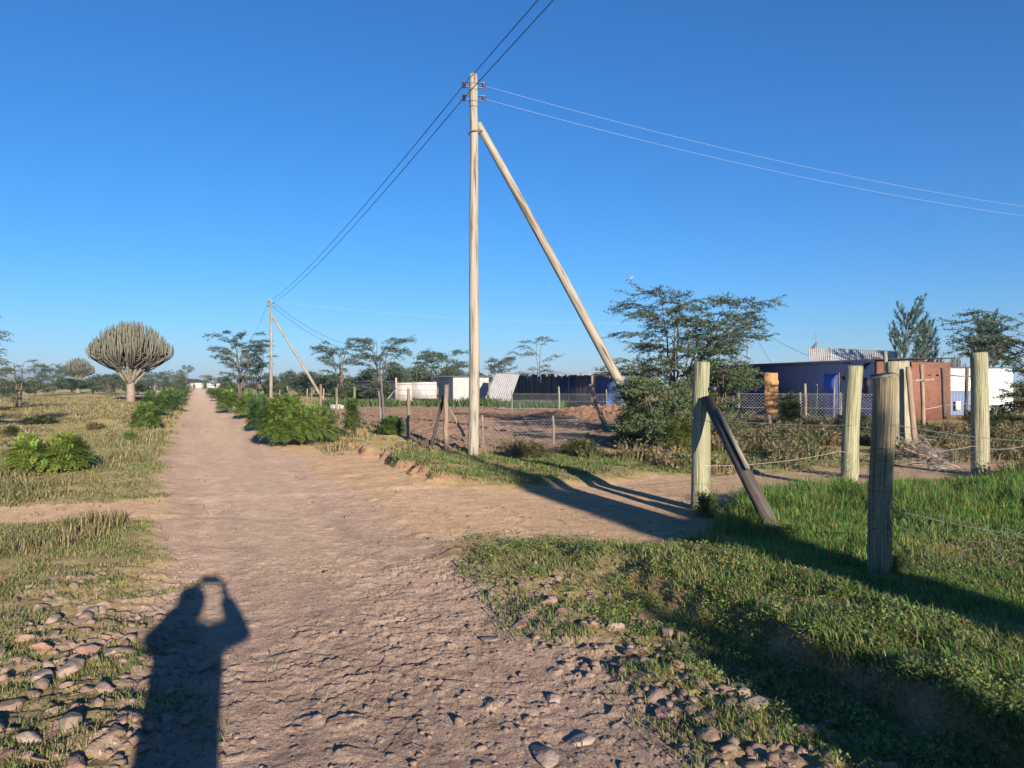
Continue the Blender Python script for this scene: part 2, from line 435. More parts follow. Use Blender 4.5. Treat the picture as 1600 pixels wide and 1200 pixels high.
M_IRON = m_col('sheet_iron', None, .5, .45, 3., .12, metal=.0, dirt=((.25, .15, .09), 2.2, .35, (1, 1, .4)))
M_PAINT = m_col('painted_sheet', None, .6, .3, 2.5, .15, dirt=((.30, .22, .17), 3.5, .5, (1, 1, .35)))
M_MUD = m_col('mud_wall', None, .95, .05, 7., .3, .8, 18., dirt=((.16, .08, .05), 3., .55))
M_WIRE = m_col('wire', None, .45, .5, 5., .1, metal=.3)
M_CABLE = m_col('cable', None, .6, .3, 5., .1)
M_ROCK = m_col('rock', None, .9, .15, 9., .3, .8, 22.)
M_PORC = m_col('porcelain', None, .25, .5, 5., .1)
M_CLOTH = m_col('cloth', None, .9, .1, 30., .15, .2, 200.)
M_SKIN = m_col('skin', None, .55, .3, 10., .08)
M_HILL = m_col('hill', None, 1., .0, .004, .2)
# ------------------------------------------------------------------ ground sheet (polar grid, finer near the viewer)
def build_ground():
    deg = PI / 180
    fine = np.concatenate([np.arange(-45, -36, .25), np.arange(-36, 36, .075), np.arange(36, 45.01, .25)])
    coarse = np.arange(48, 312.1, 4.0)
    ang = np.concatenate([fine, coarse]) * deg
    rr = [.01, .4, .8, 1.2, 1.6, 2.0]; r = 2.3
    while r < 6500:
        rr.append(r)
        r *= 1.0031 if r < 16 else (1.0055 if r < 60 else (1.03 if r < 300 else 1.12))
    rr = np.array(rr)
    A, R = np.meshgrid(ang, rr)
    X = (R * np.sin(A)).ravel(); Y = (R * np.cos(A)).ravel()
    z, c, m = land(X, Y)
    na, nr = len(ang), len(rr)
    i = np.arange(nr - 1)[:, None]; j = np.arange(na)[None, :]; j2 = (j + 1) % na
    q = np.stack([i * na + j, (i + 1) * na + j, (i + 1) * na + j2, i * na + j2], -1).reshape(-1, 4)
    q = q[:, ::-1]
    V = np.stack([X, Y, z], 1)
    cat = np.zeros(len(X), int)
    cat[m['fld'] > .5] = 3
    cat[m['track'] > .5] = 2
    cat[m['road'] > .5] = 1
    fc = cat[q[:, 0]]
    for k, nm in enumerate(('ground', 'road', 'path', 'field')):
        sel = q[fc == k]
        used = np.unique(sel)
        remap = np.full(len(X), -1, np.int64); remap[used] = np.arange(len(used))
        b = MB(); b.add(V[used], remap[sel], None, c[used])
        if k == 0:   # close the small hole under the viewer
            pass
        o = b.build(nm, M_FIELD if nm == 'field' else M_GROUND, smooth=True)
        tag(o, {'ground': 'dry grassy ground on both sides of the dirt road', 'road': 'stony brown dirt road running to the horizon',
                'path': 'bare earth side track crossing the dirt road', 'field': 'ploughed red soil plot behind the utility pole'}[nm],
            {'ground': 'ground', 'road': 'road', 'path': 'path', 'field': 'field'}[nm], None, 'structure')
build_ground()

# ------------------------------------------------------------------ grass, ground cover, scrub (nobody could count these)
rng = np.random.default_rng(7)
def polar(n, r0, r1, a0=-43, a1=43):
    r = r0 * (r1 / r0) ** rng.random(n); a = np.radians(a0 + (a1 - a0) * rng.random(n))
    return r * np.sin(a), r * np.cos(a), r

def jitcol(base, n, amt=.25, hue=.12):
    b = np.asarray(base, float)[None]
    v = 1 + amt * (rng.random((n, 1)) * 2 - 1)
    t = hue * (rng.random((n, 1)) * 2 - 1)
    return np.clip(b * v * np.hstack([1 + t, np.ones((n, 1)), 1 - t * .5]), .005, 1)

def short_grass():
    b = MB()
    x, y, r = polar(1100000, 2.6, 46)
    z, c, m = land(x, y)
    clump = fbm(x / .35, y / .35, 71, 3)
    p = np.clip(m['green'], 0, 1) * (1 - m['junction'] * .97) * (1 - m['fld']) * (1 - m['bank'] * .1) * (1 - m['rub'] * .75) * sm(.3, .62, clump)
    stray = .05 * sm(.56, .66, fbm(x / .8, y / .8, 73, 3)) * (1 - sm(-.2, .4, np.abs(m['u'] - 1.2) - .9) * 0) * m['junction'] * sm(.3, .9, np.abs(m['u'] - 1.1))
    p = np.maximum(p, .12 * stray)
    p = np.maximum(p, m['rub'] * .35 * sm(.5, .62, clump))
    k = rng.random(len(x)) < p
    x, y, z, r = x[k], y[k], z[k], r[k]; mm = {a: v[k] for a, v in m.items()}
    n = len(x)
    h = (.035 + .05 * rng.random(n)) * (1 + .03 * r)
    dry = rng.random(n) < .22 + .22 * (mm['u'] < 0) + .12 * mm['bank'] + .25 * sm(.4, .7, fbm(x / 1.4, y / 1.4, 75, 3))
    col = jitcol((.15, .21, .055), n, .4, .22); gr = mm['bank'] > .3; col[gr] *= np.array([.85, 1.08, .9])
    col[dry] = jitcol((.32, .27, .12), dry.sum(), .25, .08)
    b.blades(np.stack([x, y, z - .005], 1), rng.random(n) * 2 * PI, .3 + .8 * rng.random(n), h * np.where(mm['u'] < 0, .55, .72) * (1 + .9 * mm['bank'] * (rng.random(n) < .35)), .0022 + .0009 * r, col)
    o = b.build('short_grass', M_GRASS)
    tag(o, 'short cropped grass on the verges of the dirt road', 'grass', None, 'stuff')

def dry_grass():
    b = MB()
    x, y, r = polar(560000, 9, 110, -43, 5)
    z, c, m = land(x, y)
    clump = fbm(x / 1.2, y / 1.2, 81, 4)
    p = (m['u'] < -.9) * (1 - np.clip(m['green'], 0, 1)) * (1 - m['junction']) * sm(.34, .64, clump) * (1 - .8 * m['bare'])
    # dry stems on the far side of the road by the field corner
    p = np.maximum(p, (m['u'] > 3.2) * sm(13, 15, y) * (1 - m['junction']) * (1 - m['fld']) * .3 * sm(17, 18.5, y - .3 * x) * sm(.45, .6, clump) * (1 - np.clip(m['green'], 0, 1) * .7))
    k = rng.random(len(x)) < p
    x, y, z, r = x[k], y[k], z[k], r[k]; n = len(x)
    cl = clump[k]
    h = (.09 + .14 * rng.random(n)) * (.55 + 1.1 * sm(.4, .7, cl)) * (1 + .004 * r)
    col = jitcol((.33, .265, .135), n, .35, .1)
    g = rng.random(n) < .25 + .3 * sm(.5, .66, fbm(x / 3, y / 3, 83, 3)); col[g] = jitcol((.17, .175, .06), g.sum(), .3, .15)
    b.blades(np.stack([x, y, z - .01], 1), rng.random(n) * 2 * PI, .2 + .7 * rng.random(n), h * .62, .003 + .0010 * r, col)
    o = b.build('dry_grass', M_GRASS)
    tag(o, 'dry straw coloured grass over the open field left of the road', 'grass', None, 'stuff')

def tall_grass():
    b = MB()
    n = 480000
    x, y, r = polar(n, 4.2, 19, 4, 43)
    z, c, m = land(x, y)
    p = sm(5.0, 5.6, m['u'] + .5 * m['n1']) * sm(.0, .5, m['td'] ) * (1 - sm(13.2, 14.6, y - .35 * (x - 5))) * (1 - m['dryp'] * .7)
    clump = fbm(x / .3, y / .3, 91, 3); big = fbm(x / 1.3, y / 1.3, 95, 3)
    p = p * (.25 + .75 * sm(.35, .6, clump))
    k = rng.random(n) < p
    x, y, z, r, cl, bg = x[k], y[k], z[k], r[k], clump[k], big[k]; dp = m['dryp'][k]; n = len(x)
    h = (.10 + .17 * rng.random(n)) * (.6 + .9 * sm(.35, .65, bg)) * (1 - .4 * dp) * (.45 + .55 * sm(7.6, 9.4, y + .2 * (x - 3)))
    col = jitcol((.13, .23, .05), n, .4, .2)
    d = rng.random(n) < np.maximum(.09, dp * .95) + .08 * sm(.5, .7, cl); col[d] = jitcol((.36, .26, .10), d.sum(), .25, .08)
    b.blades(np.stack([x, y, z - .01], 1), rng.random(n) * 2 * PI, .15 + .8 * rng.random(n) ** 1.5, h, .004 + .0008 * r, col)
    # seed stalks
    o = b.build('tall_grass', M_GRASS)
    tag(o, 'long green grass growing between the thick fence posts', 'grass', None, 'stuff')

def ground_cover():
    """small leaved creeping weed on the raised bank"""
    b = MB()
    n = 900000
    x, y, r = polar(n, 2.6, 11, -4, 44)
    z, c, m = land(x, y)
    clump = fbm(x / .22, y / .22, 201, 3)
    p = np.maximum(m['bank'] * (.12 + .55 * sm(.38, .62, clump)), .55 * m['midg'] * sm(.47, .62, clump))
    p = np.maximum(p, .35 * m['ditch'] * sm(.45, .6, clump))
    p = np.maximum(p, .5 * sm(2.7, 3.3, m['u']) * (1 - sm(3.9, 4.6, m['u'])) * sm(5.2, 6.2, y) * (1 - sm(8.0, 9.0, y)) * sm(.47, .6, clump))
    k = rng.random(n) < p
    x, y, z, r = x[k], y[k], z[k], r[k]; cl = clump[k]; n = len(x)
    hump = .015 + .07 * sm(.35, .7, cl)
    P = np.stack([x, y, z + hump * rng.random(n)], 1)
    az = rng.random(n) * 2 * PI; el = rng.random(n) * 1.0 - .1
    D = np.stack([np.cos(az) * np.cos(el), np.sin(az) * np.cos(el), np.sin(el)], 1)
    S = np.cross(D, np.array([0, 0, 1.]) + .7 * rng.standard_normal((n, 3))); S /= np.linalg.norm(S, axis=1)[:, None]
    L = (.008 + .016 * rng.random(n) ** 1.6) * (1 + .06 * r)
    col = jitcol((.16, .22, .06), n, .4, .2)
    yl = rng.random(n) < .08 + .3 * sm(.5, .7, fbm(x / .6, y / .6, 205, 3)); col[yl] = jitcol((.26, .25, .09), yl.sum(), .3, .12)
    br = rng.random(n) < .08; col[br] = jitcol((.22, .15, .08), br.sum(), .3, .1)
    b.leaves(P, D, S, L, L * (.35 + .35 * rng.random(n)), col)
    o = b.build('ground_cover', M_GRASS)
    tag(o, 'small leaved green creeper covering the raised roadside bank', 'ground cover', None, 'stuff')

def scrub():
    """knee high olive and brown scrub between the side track and the house fence"""
    b = MB()
    nt = 2600
    x = rng.random(nt) * 34 - 1; y = 13.5 + rng.random(nt) ** 1.3 * 26
    z, c, m = land(x, y, False)
    dens = fbm(x / 2.2, y / 2.2, 211, 3)
    p = (m['td'] > .25) * (1 - m['fld']) * (1 - m['mound']) * sm(.32, .52, dens) * (np.abs(x / y) < .75)
    # left limit: the plot and the grassy verge by the pole
    p = p * (x > -.6 + .12 * (y - 15)) * (1 - .8 * sm(.5, .9, m['verge']) * (x < .9) * (y < 17.5))
    p = p * (1 - sm(30, 34, y) * .6)
    k = rng.random(nt) < p
    x, y, z = x[k], y[k], z[k]
    for i in range(len(x)):
        n = 46 if y[i] < 24 else 30
        hh = .22 + .28 * rng.random(); sp = .22 + .2 * rng.random()
        kind = rng.random()
        base = (.20, .165, .085) if kind < .45 else ((.135, .15, .06) if kind < .8 else (.27, .2, .11))
        a = rng.random(n) * 2 * PI; rr = sp * np.sqrt(rng.random(n))
        P = np.stack([x[i] + rr * np.cos(a), y[i] + rr * np.sin(a), np.full(n, z[i] - .02)], 1)
        b.blades(P, a, .2 + .7 * rng.random(n), hh * (.5 + .6 * rng.random(n)), .008 + .0009 * y[i] + .006 * rng.random(n), jitcol(base, n, .35, .12))
        # small leaves on the stems
        nl = 60 if y[i] < 24 else 34
        a = rng.random(nl) * 2 * PI; rr = sp * 1.05 * np.sqrt(rng.random(nl)); zz = hh * (.15 + .85 * rng.random(nl)) * (1 - .5 * (rr / sp) ** 2)
        P = np.stack([x[i] + rr * np.cos(a), y[i] + rr * np.sin(a), z[i] + zz], 1)
        D = rng.standard_normal((nl, 3)); D[:, 2] = np.abs(D[:, 2]) * .7; D /= np.linalg.norm(D, axis=1)[:, None]
        S = np.cross(D, rng.standard_normal((nl, 3))); S /= np.linalg.norm(S, axis=1)[:, None]
        L = (.05 + .05 * rng.random(nl)) * (1 + .012 * y[i])
        b.leaves(P, D, S, L, L * .4, jitcol(base, nl, .4, .15))
    o = b.build('dry_scrub', M_GRASS)
    tag(o, 'knee high brown and olive scrub between side track and house fence', 'scrub', None, 'stuff')

def plot_weeds():
    """low green plants along the back edge of the ploughed plot"""
    b = MB()
    n = 9000
    x = -13 + rng.random(n) * 30; y = 51 + rng.random(n) * 9
    k = (fbm(x / 1.6, y / 1.6, 221, 3) > .44) & ~((y > 56.5) & (x < -4))
    x, y = x[k], y[k]; n = len(x)
    z, _, _ = land(x, y, False)
    hh = .25 + .5 * rng.random(n)
    b.blades(np.stack([x, y, z], 1), rng.random(n) * 2 * PI, .3 + .7 * rng.random(n), hh, .06 + .06 * rng.random(n), jitcol((.10, .15, .055), n, .35, .2))
    o = b.build('plot_weeds', M_GRASS)
    tag(o, 'strip of low green plants along the back of the ploughed plot', 'weeds', None, 'stuff')

def chipped(n, sub, seed):
    """a few sharp edged broken stones"""
    rs = np.random.default_rng(seed); out = []
    bm = bmesh.new(); bmesh.ops.create_icosphere(bm, subdivisions=sub, radius=1)
    P0 = np.array([v.co[:] for v in bm.verts]); Fc = [[v.index for v in f.verts] for f in bm.faces]; bm.free()
    for i in range(n):
        P = P0.copy()
        for k in range(9):
            nrm = rs.standard_normal(3); nrm /= np.linalg.norm(nrm); d = .38 + .32 * rs.random()
            P = P - np.maximum(P @ nrm - d, 0)[:, None] * nrm[None]
        P = P * (1 + .06 * rs.standard_normal((len(P), 1)))
        out.append((P / np.abs(P).max(), Fc))
    return out

def rubble():
    b = MB(); chips = chipped(16, 3, 9)
    n = 3000
    x, y, r = polar(n, 3.0, 8.2, -38, 36)
    z, c, m = land(x, y)
    k = rng.random(n) < m['rub'] * (.11 + .10 * (m['u'] < 0)) * (1 + (y < 6))
    x, y, z = x[k], y[k], z[k]
    for i in range(len(x)):
        V, Fc = chips[int(rng.integers(0, 16))]
        R = .025 + .075 * rng.random() ** 2.2
        a = rng.random() * 2 * PI; ca, sa = math.cos(a), math.sin(a); ti = rng.standard_normal(2) * .25
        S = V * np.array([1, .6 + .4 * rng.random(), .28 + .27 * rng.random()])
        S[:, 2] += ti[0] * S[:, 0] + ti[1] * S[:, 1]
        S = S @ np.array([[ca, sa, 0], [-sa, ca, 0], [0, 0, 1]]) * R
        t = rng.random(); q = .5 + .5 * rng.random()
        b.add(S + np.array([x[i], y[i], z[i] + R * .08]), None, Fc, np.array([.21 + .13 * t, .152 + .085 * t * q, .11 + .07 * t * q]))
    o = b.build('rubble', M_ROCK)
    tag(o, 'broken brown stones heaped along both shoulders of the dirt road', 'rubble', None, 'stuff')

def pebbles():
    """loose small stones on the road shoulders"""
    b = MB()
    n = 5200
    x, y, r = polar(n, 2.7, 13, -38, 38)
    z, c, m = land(x, y)
    p = np.clip(m['rub'] * .5 + m['road'] * .2 * sm(9, 4, y) + .22 * m['apron'] + .1 * m['track'] + .25 * sm(2.1, 2.9, m['u']) * (1 - sm(3.3, 3.9, m['u'])) * (y < 8), 0, 1)
    k = rng.random(n) < p
    x, y, z, rub = x[k], y[k], z[k], m['rub'][k]
    chips = chipped(10, 1, 5)
    for i in range(len(x)):
        V, Fc = chips[int(rng.integers(0, 10))]
        R = (.008 + .026 * rng.random() ** 2.2) * (1 + .5 * (rub[i] > .3)) * (1 + .03 * y[i])
        a = rng.random() * 2 * PI; ca, sa = math.cos(a), math.sin(a)
        S = (V * np.array([1, .6 + .4 * rng.random(), .4 + .3 * rng.random()])) @ np.array([[ca, sa, 0], [-sa, ca, 0], [0, 0, 1]]) * R
        t = rng.random()
        b.add(S + np.array([x[i], y[i], z[i] + R * .12]), None, Fc, (.19 + .13 * t, .135 + .09 * t, .10 + .07 * t))
    o = b.build('loose_gravel', M_ROCK)
    tag(o, 'loose small stones scattered over the dirt road and its shoulders', 'gravel', None, 'stuff')

short_grass(); dry_grass(); tall_grass(); ground_cover(); scrub(); plot_weeds(); pebbles(); rubble()

# ------------------------------------------------------------------ larger rocks
def rock(px, py, R, label, seed, flat=.6, Y=None, dark=1.0):
    Y = Y or F * H / (py - 600.0)
    x = gx(px, Y); z0 = float(land(np.array([x]), np.array([Y]), True)[0][0])
    rs = np.random.default_rng(seed)
    bm = bmesh.new(); bmesh.ops.create_icosphere(bm, subdivisions=3, radius=1)
    P = np.array([v.co[:] for v in bm.verts])
    # chip flat faces: clamp against random planes
    for k in range(15):
        nrm = rs.standard_normal(3); nrm /= np.linalg.norm(nrm); d = .42 + .36 * rs.random()
        e = np.maximum(P @ nrm - d, 0); P = P - e[:, None] * nrm[None]
    P *= np.array([1.0, .65 + .3 * rs.random(), flat]) * R
    a = rs.random() * 2 * PI; ca, sa = math.cos(a), math.sin(a)
    P = P @ np.array([[ca, sa, 0], [-sa, ca, 0], [0, 0, 1]])
    Fc = [[v.index for v in f.verts] for f in bm.faces]; bm.free()
    t = rs.random()
    b = MB(); b.add(P + np.array([x, Y, z0 + R * flat * .3]), None, Fc, tuple(dark * np.array([.23 + .12 * t, .175 + .09 * t, .135 + .075 * t])))
    tag(b.build('rock', M_ROCK, org=(x, Y, z0)), label, 'rock', 'rocks along the road edge')
rock(140, 955, .11, 'flat brown rock beside the grass, highest of the rubble on the left shoulder', 1, .5)
rock(85, 965, .09, 'small rock next to green grass at left shoulder rubble', 2, .6)
rock(110, 1050, .12, 'broad grey rock in the middle of the left shoulder rubble', 3, .4)
rock(60, 1060, .085, 'brownish rock at the left picture edge in the rubble', 4)
rock(110, 1150, .09, 'pale rounded rock low in the left shoulder rubble', 5, .7)
rock(42, 1165, .08, 'reddish rock in the bottom left corner of the rubble', 6, .6)
rock(180, 1020, .07, 'small angular rock right of the broad grey rubble rock', 7, .6)
rock(765, 985, .085, 'flat pale rock lying alone on the right half of the road', 8, .3)
rock(960, 975, .08, 'long tilted rock at the right road edge beside a clump of stones', 9, .5)
rock(1040, 975, .085, 'light grey rock on top of the stones at right road edge', 10, .65)
rock(1005, 1030, .06, 'half buried rock near the road edge below the light grey rock', 11, .5)
rock(1175, 1100, .10, 'smooth tan rock among weeds in the ditch', 12, .5)
rock(850, 1165, .13, 'big flat half buried rock near the bottom of the road', 13, .3)
rock(905, 1140, .09, 'flat rock beside the big half buried one at the bottom of the road', 14, .35)
rock(1390, 1187, .10, 'rock at the bottom picture edge by the ditch weeds', 15, .5)
rock(865, 1075, .07, 'pale angular rock right of the road middle', 16, .5)
rock(1160, 855 + 215, .07, 'reddish rock on the ditch wall under the creeper', 17, .6)
rock(1335, 942, .10, 'grey boulder at the foot of the split nearest post', 18, .5)
rock(665, 688, .3, 'dark grey boulder at the foot of the leaning dark strut', 19, .6, 18.6, .28)
# ------------------------------------------------------------------ leafy roadside bushes
def fronds(b, B, D, L, droop, npair, col, lw=.30, ll=.34):
    """pinnate fronds: B base, D unit direction, L length; leaflets in pairs along the stalk"""
    n = len(B)
    up = np.array([0, 0, 1.])
    S = np.cross(D, up[None]); S /= (np.linalg.norm(S, axis=1)[:, None] + 1e-6)
    for j in range(npair + 1):
        t = (j + .4) / (npair + .4)
        P = B + D * (L * t)[:, None]; P[:, 2] -= droop * L * t * t
        T = D.copy(); T[:, 2] -= 2 * droop * t; T /= np.linalg.norm(T, axis=1)[:, None]
        env = (.55 + .9 * t - 1.0 * t * t) * 1.25
        if j == npair:
            b.leaves(P, T, S, L * ll * .8, L * lw * .4, col); continue
        for sgn in (-1, 1):
            d = T * .62 + S * sgn * .8; d[:, 2] -= .12; d /= np.linalg.norm(d, axis=1)[:, None]
            nn = np.cross(T, S); s2 = np.cross(d, nn); s2 /= (np.linalg.norm(s2, axis=1)[:, None] + 1e-6)
            b.leaves(P, d, s2, L * ll * env, L * lw * .42 * env, col)

def bush(px, py, w_px, h_px, label, seed, nf=900, cat='bush', group='leafy bushes along the dirt road', base=(.15, .235, .06), X=None, Y=None, rx=None, h=None, npair=6, fl=None, depth=1.0, tilt=0):
    r = np.random.default_rng(seed); nf = int(nf * 2.5)
    if Y is None: Y = F * H / (py - 600.0)
    if X is None: X = gx(px, Y)
    if rx is None: rx = .96 * w_px / F * Y / 2
    if h is None: h = h_px / F * Y
    ry = rx * depth
    cy = Y + ry * .75
    if w_px: X *= cy / Y
    z0 = gz(X, cy)
    root = thing('leafy_bush', (X, cy, z0), label, cat, group)
    # lobed dome
    nl = max(5, int(7 * rx / max(h, .3)))
    la = r.random(nl) * 2 * PI; lr = .62 * np.sqrt(r.random(nl))
    lc = np.stack([rx * lr * np.cos(la), ry * lr * np.sin(la), h * (.30 + .18 * r.random(nl)) * (1 - .35 * lr)], 1)
    lrad = np.stack([rx * (.38 + .2 * r.random(nl)), ry * (.38 + .2 * r.random(nl)), h * (.42 + .22 * r.random(nl))], 1)
    k = r.integers(0, nl, nf)
    a = r.random(nf) * 2 * PI; sz = r.random(nf) * 1.25 - .25
    sz = np.clip(sz, -.3, 1); cz = np.sqrt(1 - sz ** 2)
    N = np.stack([cz * np.cos(a), cz * np.sin(a), sz], 1)
    rad = (.45 + .55 * r.random(nf) ** .5)[:, None]
    P = lc[k] + N * lrad[k] * rad
    P[:, 2] = np.maximum(P[:, 2], .03 + .08 * h * r.random(nf))
    sc = np.min(h * 1.02 / max(P[:, 2].max(), .01)); P[:, 2] *= min(sc, 1.15)
    D = N * .9 + r.standard_normal((nf, 3)) * .38; D[:, 2] += .25
    D[:, :2] += .35 * P[:, :2] / max(rx, .1)
    D /= np.linalg.norm(D, axis=1)[:, None]
    fl = fl or min(.25, .20 * (rx + h))
    L = fl * (.65 + .6 * r.random(nf))
    v = 1 + .38 * (r.random((nf, 1)) * 2 - 1); tint = r.random((nf, 1))
    col = np.clip(np.asarray(base)[None] * v * np.hstack([1 + .5 * (tint - .4), np.ones((nf, 1)), 1 - .2 * tint]), .01, .6)
    O = np.array([X, cy, z0])
    b = MB(); fronds(b, P + O - D * (L * .45)[:, None], D, L, .35, npair, col)
    b.build('foliage', M_LEAF, root)
    s = MB()
    for q in range(14):
        j = r.integers(0, nf)
        e = P[j] * .9
        s.tube([O + [.05 * r.standard_normal(), .05 * r.standard_normal(), -.03], O + e * [.45, .45, .6], O + e], [.022, .014, .006], 5, (.16, .13, .07))
    s.build('stem', M_BARK, root)
    return root

bush(80, 742, 134, 60, 'bright green leafy bush standing alone on the left verge', 11, 900, base=(.18, .26, .055))
bush(222, 673, 62, 42, 'light green leafy bush, nearest of the left roadside row', 12, 620)
bush(200, 690, 30, 18, 'small ragged green plant just in front of the left roadside row', 13, 120)
bush(247, 655, 66, 42, 'dark green bush beside the trunk of the big candelabra tree', 14, 700, base=(.11, .19, .055))
bush(268, 644, 52, 36, 'second darker bush of the left row, behind the one by the trunk', 15, 520, base=(.09, .16, .045))
bush(272, 634, 44, 28, 'bush in the middle of the left roadside row', 16, 420)
bush(284, 625, 30, 22, 'far bush of the left roadside row near the distant road bend', 17, 320, base=(.09, .15, .05))
bush(291, 618, 20, 14, 'farthest small bush of the left roadside row', 18, 200, base=(.09, .15, .05))
bush(460, 697, 132, 80, 'largest leafy bush, nearest of the right roadside row', 21, 1900, base=(.165, .25, .06))
bush(408, 674, 48, 50, 'bluish green bush at the left foot of the largest right bush', 22, 620, base=(.085, .16, .055))
bush(395, 655, 66, 44, 'green bush behind the largest one, below the second utility pole', 23, 760)
bush(362, 645, 50, 38, 'round bush in the middle of the right roadside row', 24, 620)
bush(352, 636, 44, 32, 'dull green bush of the right row in front of the layered thorn tree', 25, 460, base=(.09, .16, .05))
bush(340, 626, 30, 20, 'far bush of the right row near the white far building', 26, 320, base=(.09, .15, .05))
bush(328, 618, 22, 12, 'farthest small bush of the right roadside row', 27, 200, base=(.09, .15, .05))
bush(608, 690, 58, 30, 'low dark leafed plant at the foot of the leaning dark fence post', 28, 360, base=(.10, .17, .05))
bush(552, 690, 26, 60, 'slender upright green weed beside the largest roadside bush', 29, 260, base=(.11, .16, .05), depth=.8)
bush(1236, 668, 46, 54, 'narrow leaved green shrub in front of the dark house wall', 30, 420, base=(.085, .13, .045), group='shrubs by the house fence')
bush(1330, 668, 60, 26, 'low grey green shrub against the wire fence right of the dark door', 31, 260, base=(.10, .12, .06), group='shrubs by the house fence')
bush(1545, 672, 90, 40, 'dark shrub at the foot of the white sheet iron house', 32, 420, base=(.06, .09, .04), group='shrubs by the house fence')
bush(1010, 700, 120, 62, 'dense green bush at the foot of the multi stemmed thorn tree', 33, 1100, base=(.09, .14, .04), group='shrubs by the house fence', npair=4, fl=.22)
bush(1060, 712, 70, 66, 'yellowish green bush left of the nearest pale post with strut', 34, 700, base=(.14, .17, .05), group='shrubs by the house fence', npair=4, fl=.2)
bush(905, 718, 90, 26, 'low olive shrub at the front edge of the ploughed plot', 35, 260, base=(.14, .14, .06), group='shrubs by the house fence', npair=4, fl=.2)
bush(830, 722, 90, 24, 'low olive shrub between utility pole and ploughed plot', 36, 240, base=(.15, .14, .07), group='shrubs by the house fence', npair=4, fl=.2)
bush(1108, 806, 44, 34, 'small weed tuft at the foot of the strutted pale post', 61, 110, base=(.14, .19, .06), group='weeds at the thick posts', npair=4, fl=.16)
bush(1232, 852, 40, 30, 'small weed tuft at the lower end of the leaning strut', 62, 100, base=(.13, .18, .05), group='weeds at the thick posts', npair=4, fl=.15)
bush(1392, 905, 60, 36, 'small weed tuft at the foot of the split nearest post', 63, 110, base=(.14, .19, .05), group='weeds at the thick posts', npair=4, fl=.14)
bush(22, 682, 30, 18, 'small dark bush at the left edge below the shade patch', 37, 200, base=(.09, .11, .05), group='shrubs in the dry field')
bush(150, 673, 36, 12, 'low brownish tussock shrub in the dry field', 38, 140, base=(.19, .15, .08), group='shrubs in the dry field')
bush(60, 664, 70, 12, 'low dark spreading shrub lying in the shade patch', 39, 260, base=(.08, .10, .045), group='shrubs in the dry field')
# hedge plants beside the viewer, out of the picture: they cast the broad shade over the bank
for i, (v, Y, w, h) in enumerate([(5.45, -.6, .40, 2.2), (5.5, -1.7, .38, 2.5), (5.45, -2.8, .38, 2.8), (5.35, -4.0, .36, 4.0), (5.3, -5.6, .42, 5.2), (5.25, -6.6, .45, 5.5), (5.5, -7.6, .45, 5.8),
                                  (3.2, -1.2, .30, 1.35), (3.05, -2.4, .36, 1.8), (3.3, -3.6, .28, 2.3), (3.35, -4.8, .24, 2.75)]):
    bush(0, 0, 0, 0, ('tall leafy hedge shrub beside the road behind the viewer' if i < 7 else 'leafy shrub at the road ditch behind the viewer'), 300 + i, 900,
         group='hedge shrubs behind the viewer' if i < 7 else 'ditch shrubs behind the viewer', X=v - .4 * Y + .1, Y=Y, rx=w, h=h, fl=.28)

# ------------------------------------------------------------------ thorn trees with flat sprays
def bez(p0, p1, p2, n):
    t = np.linspace(0, 1, n)[:, None]
    return p0 * (1 - t) ** 2 + 2 * p1 * t * (1 - t) + p2 * t * t

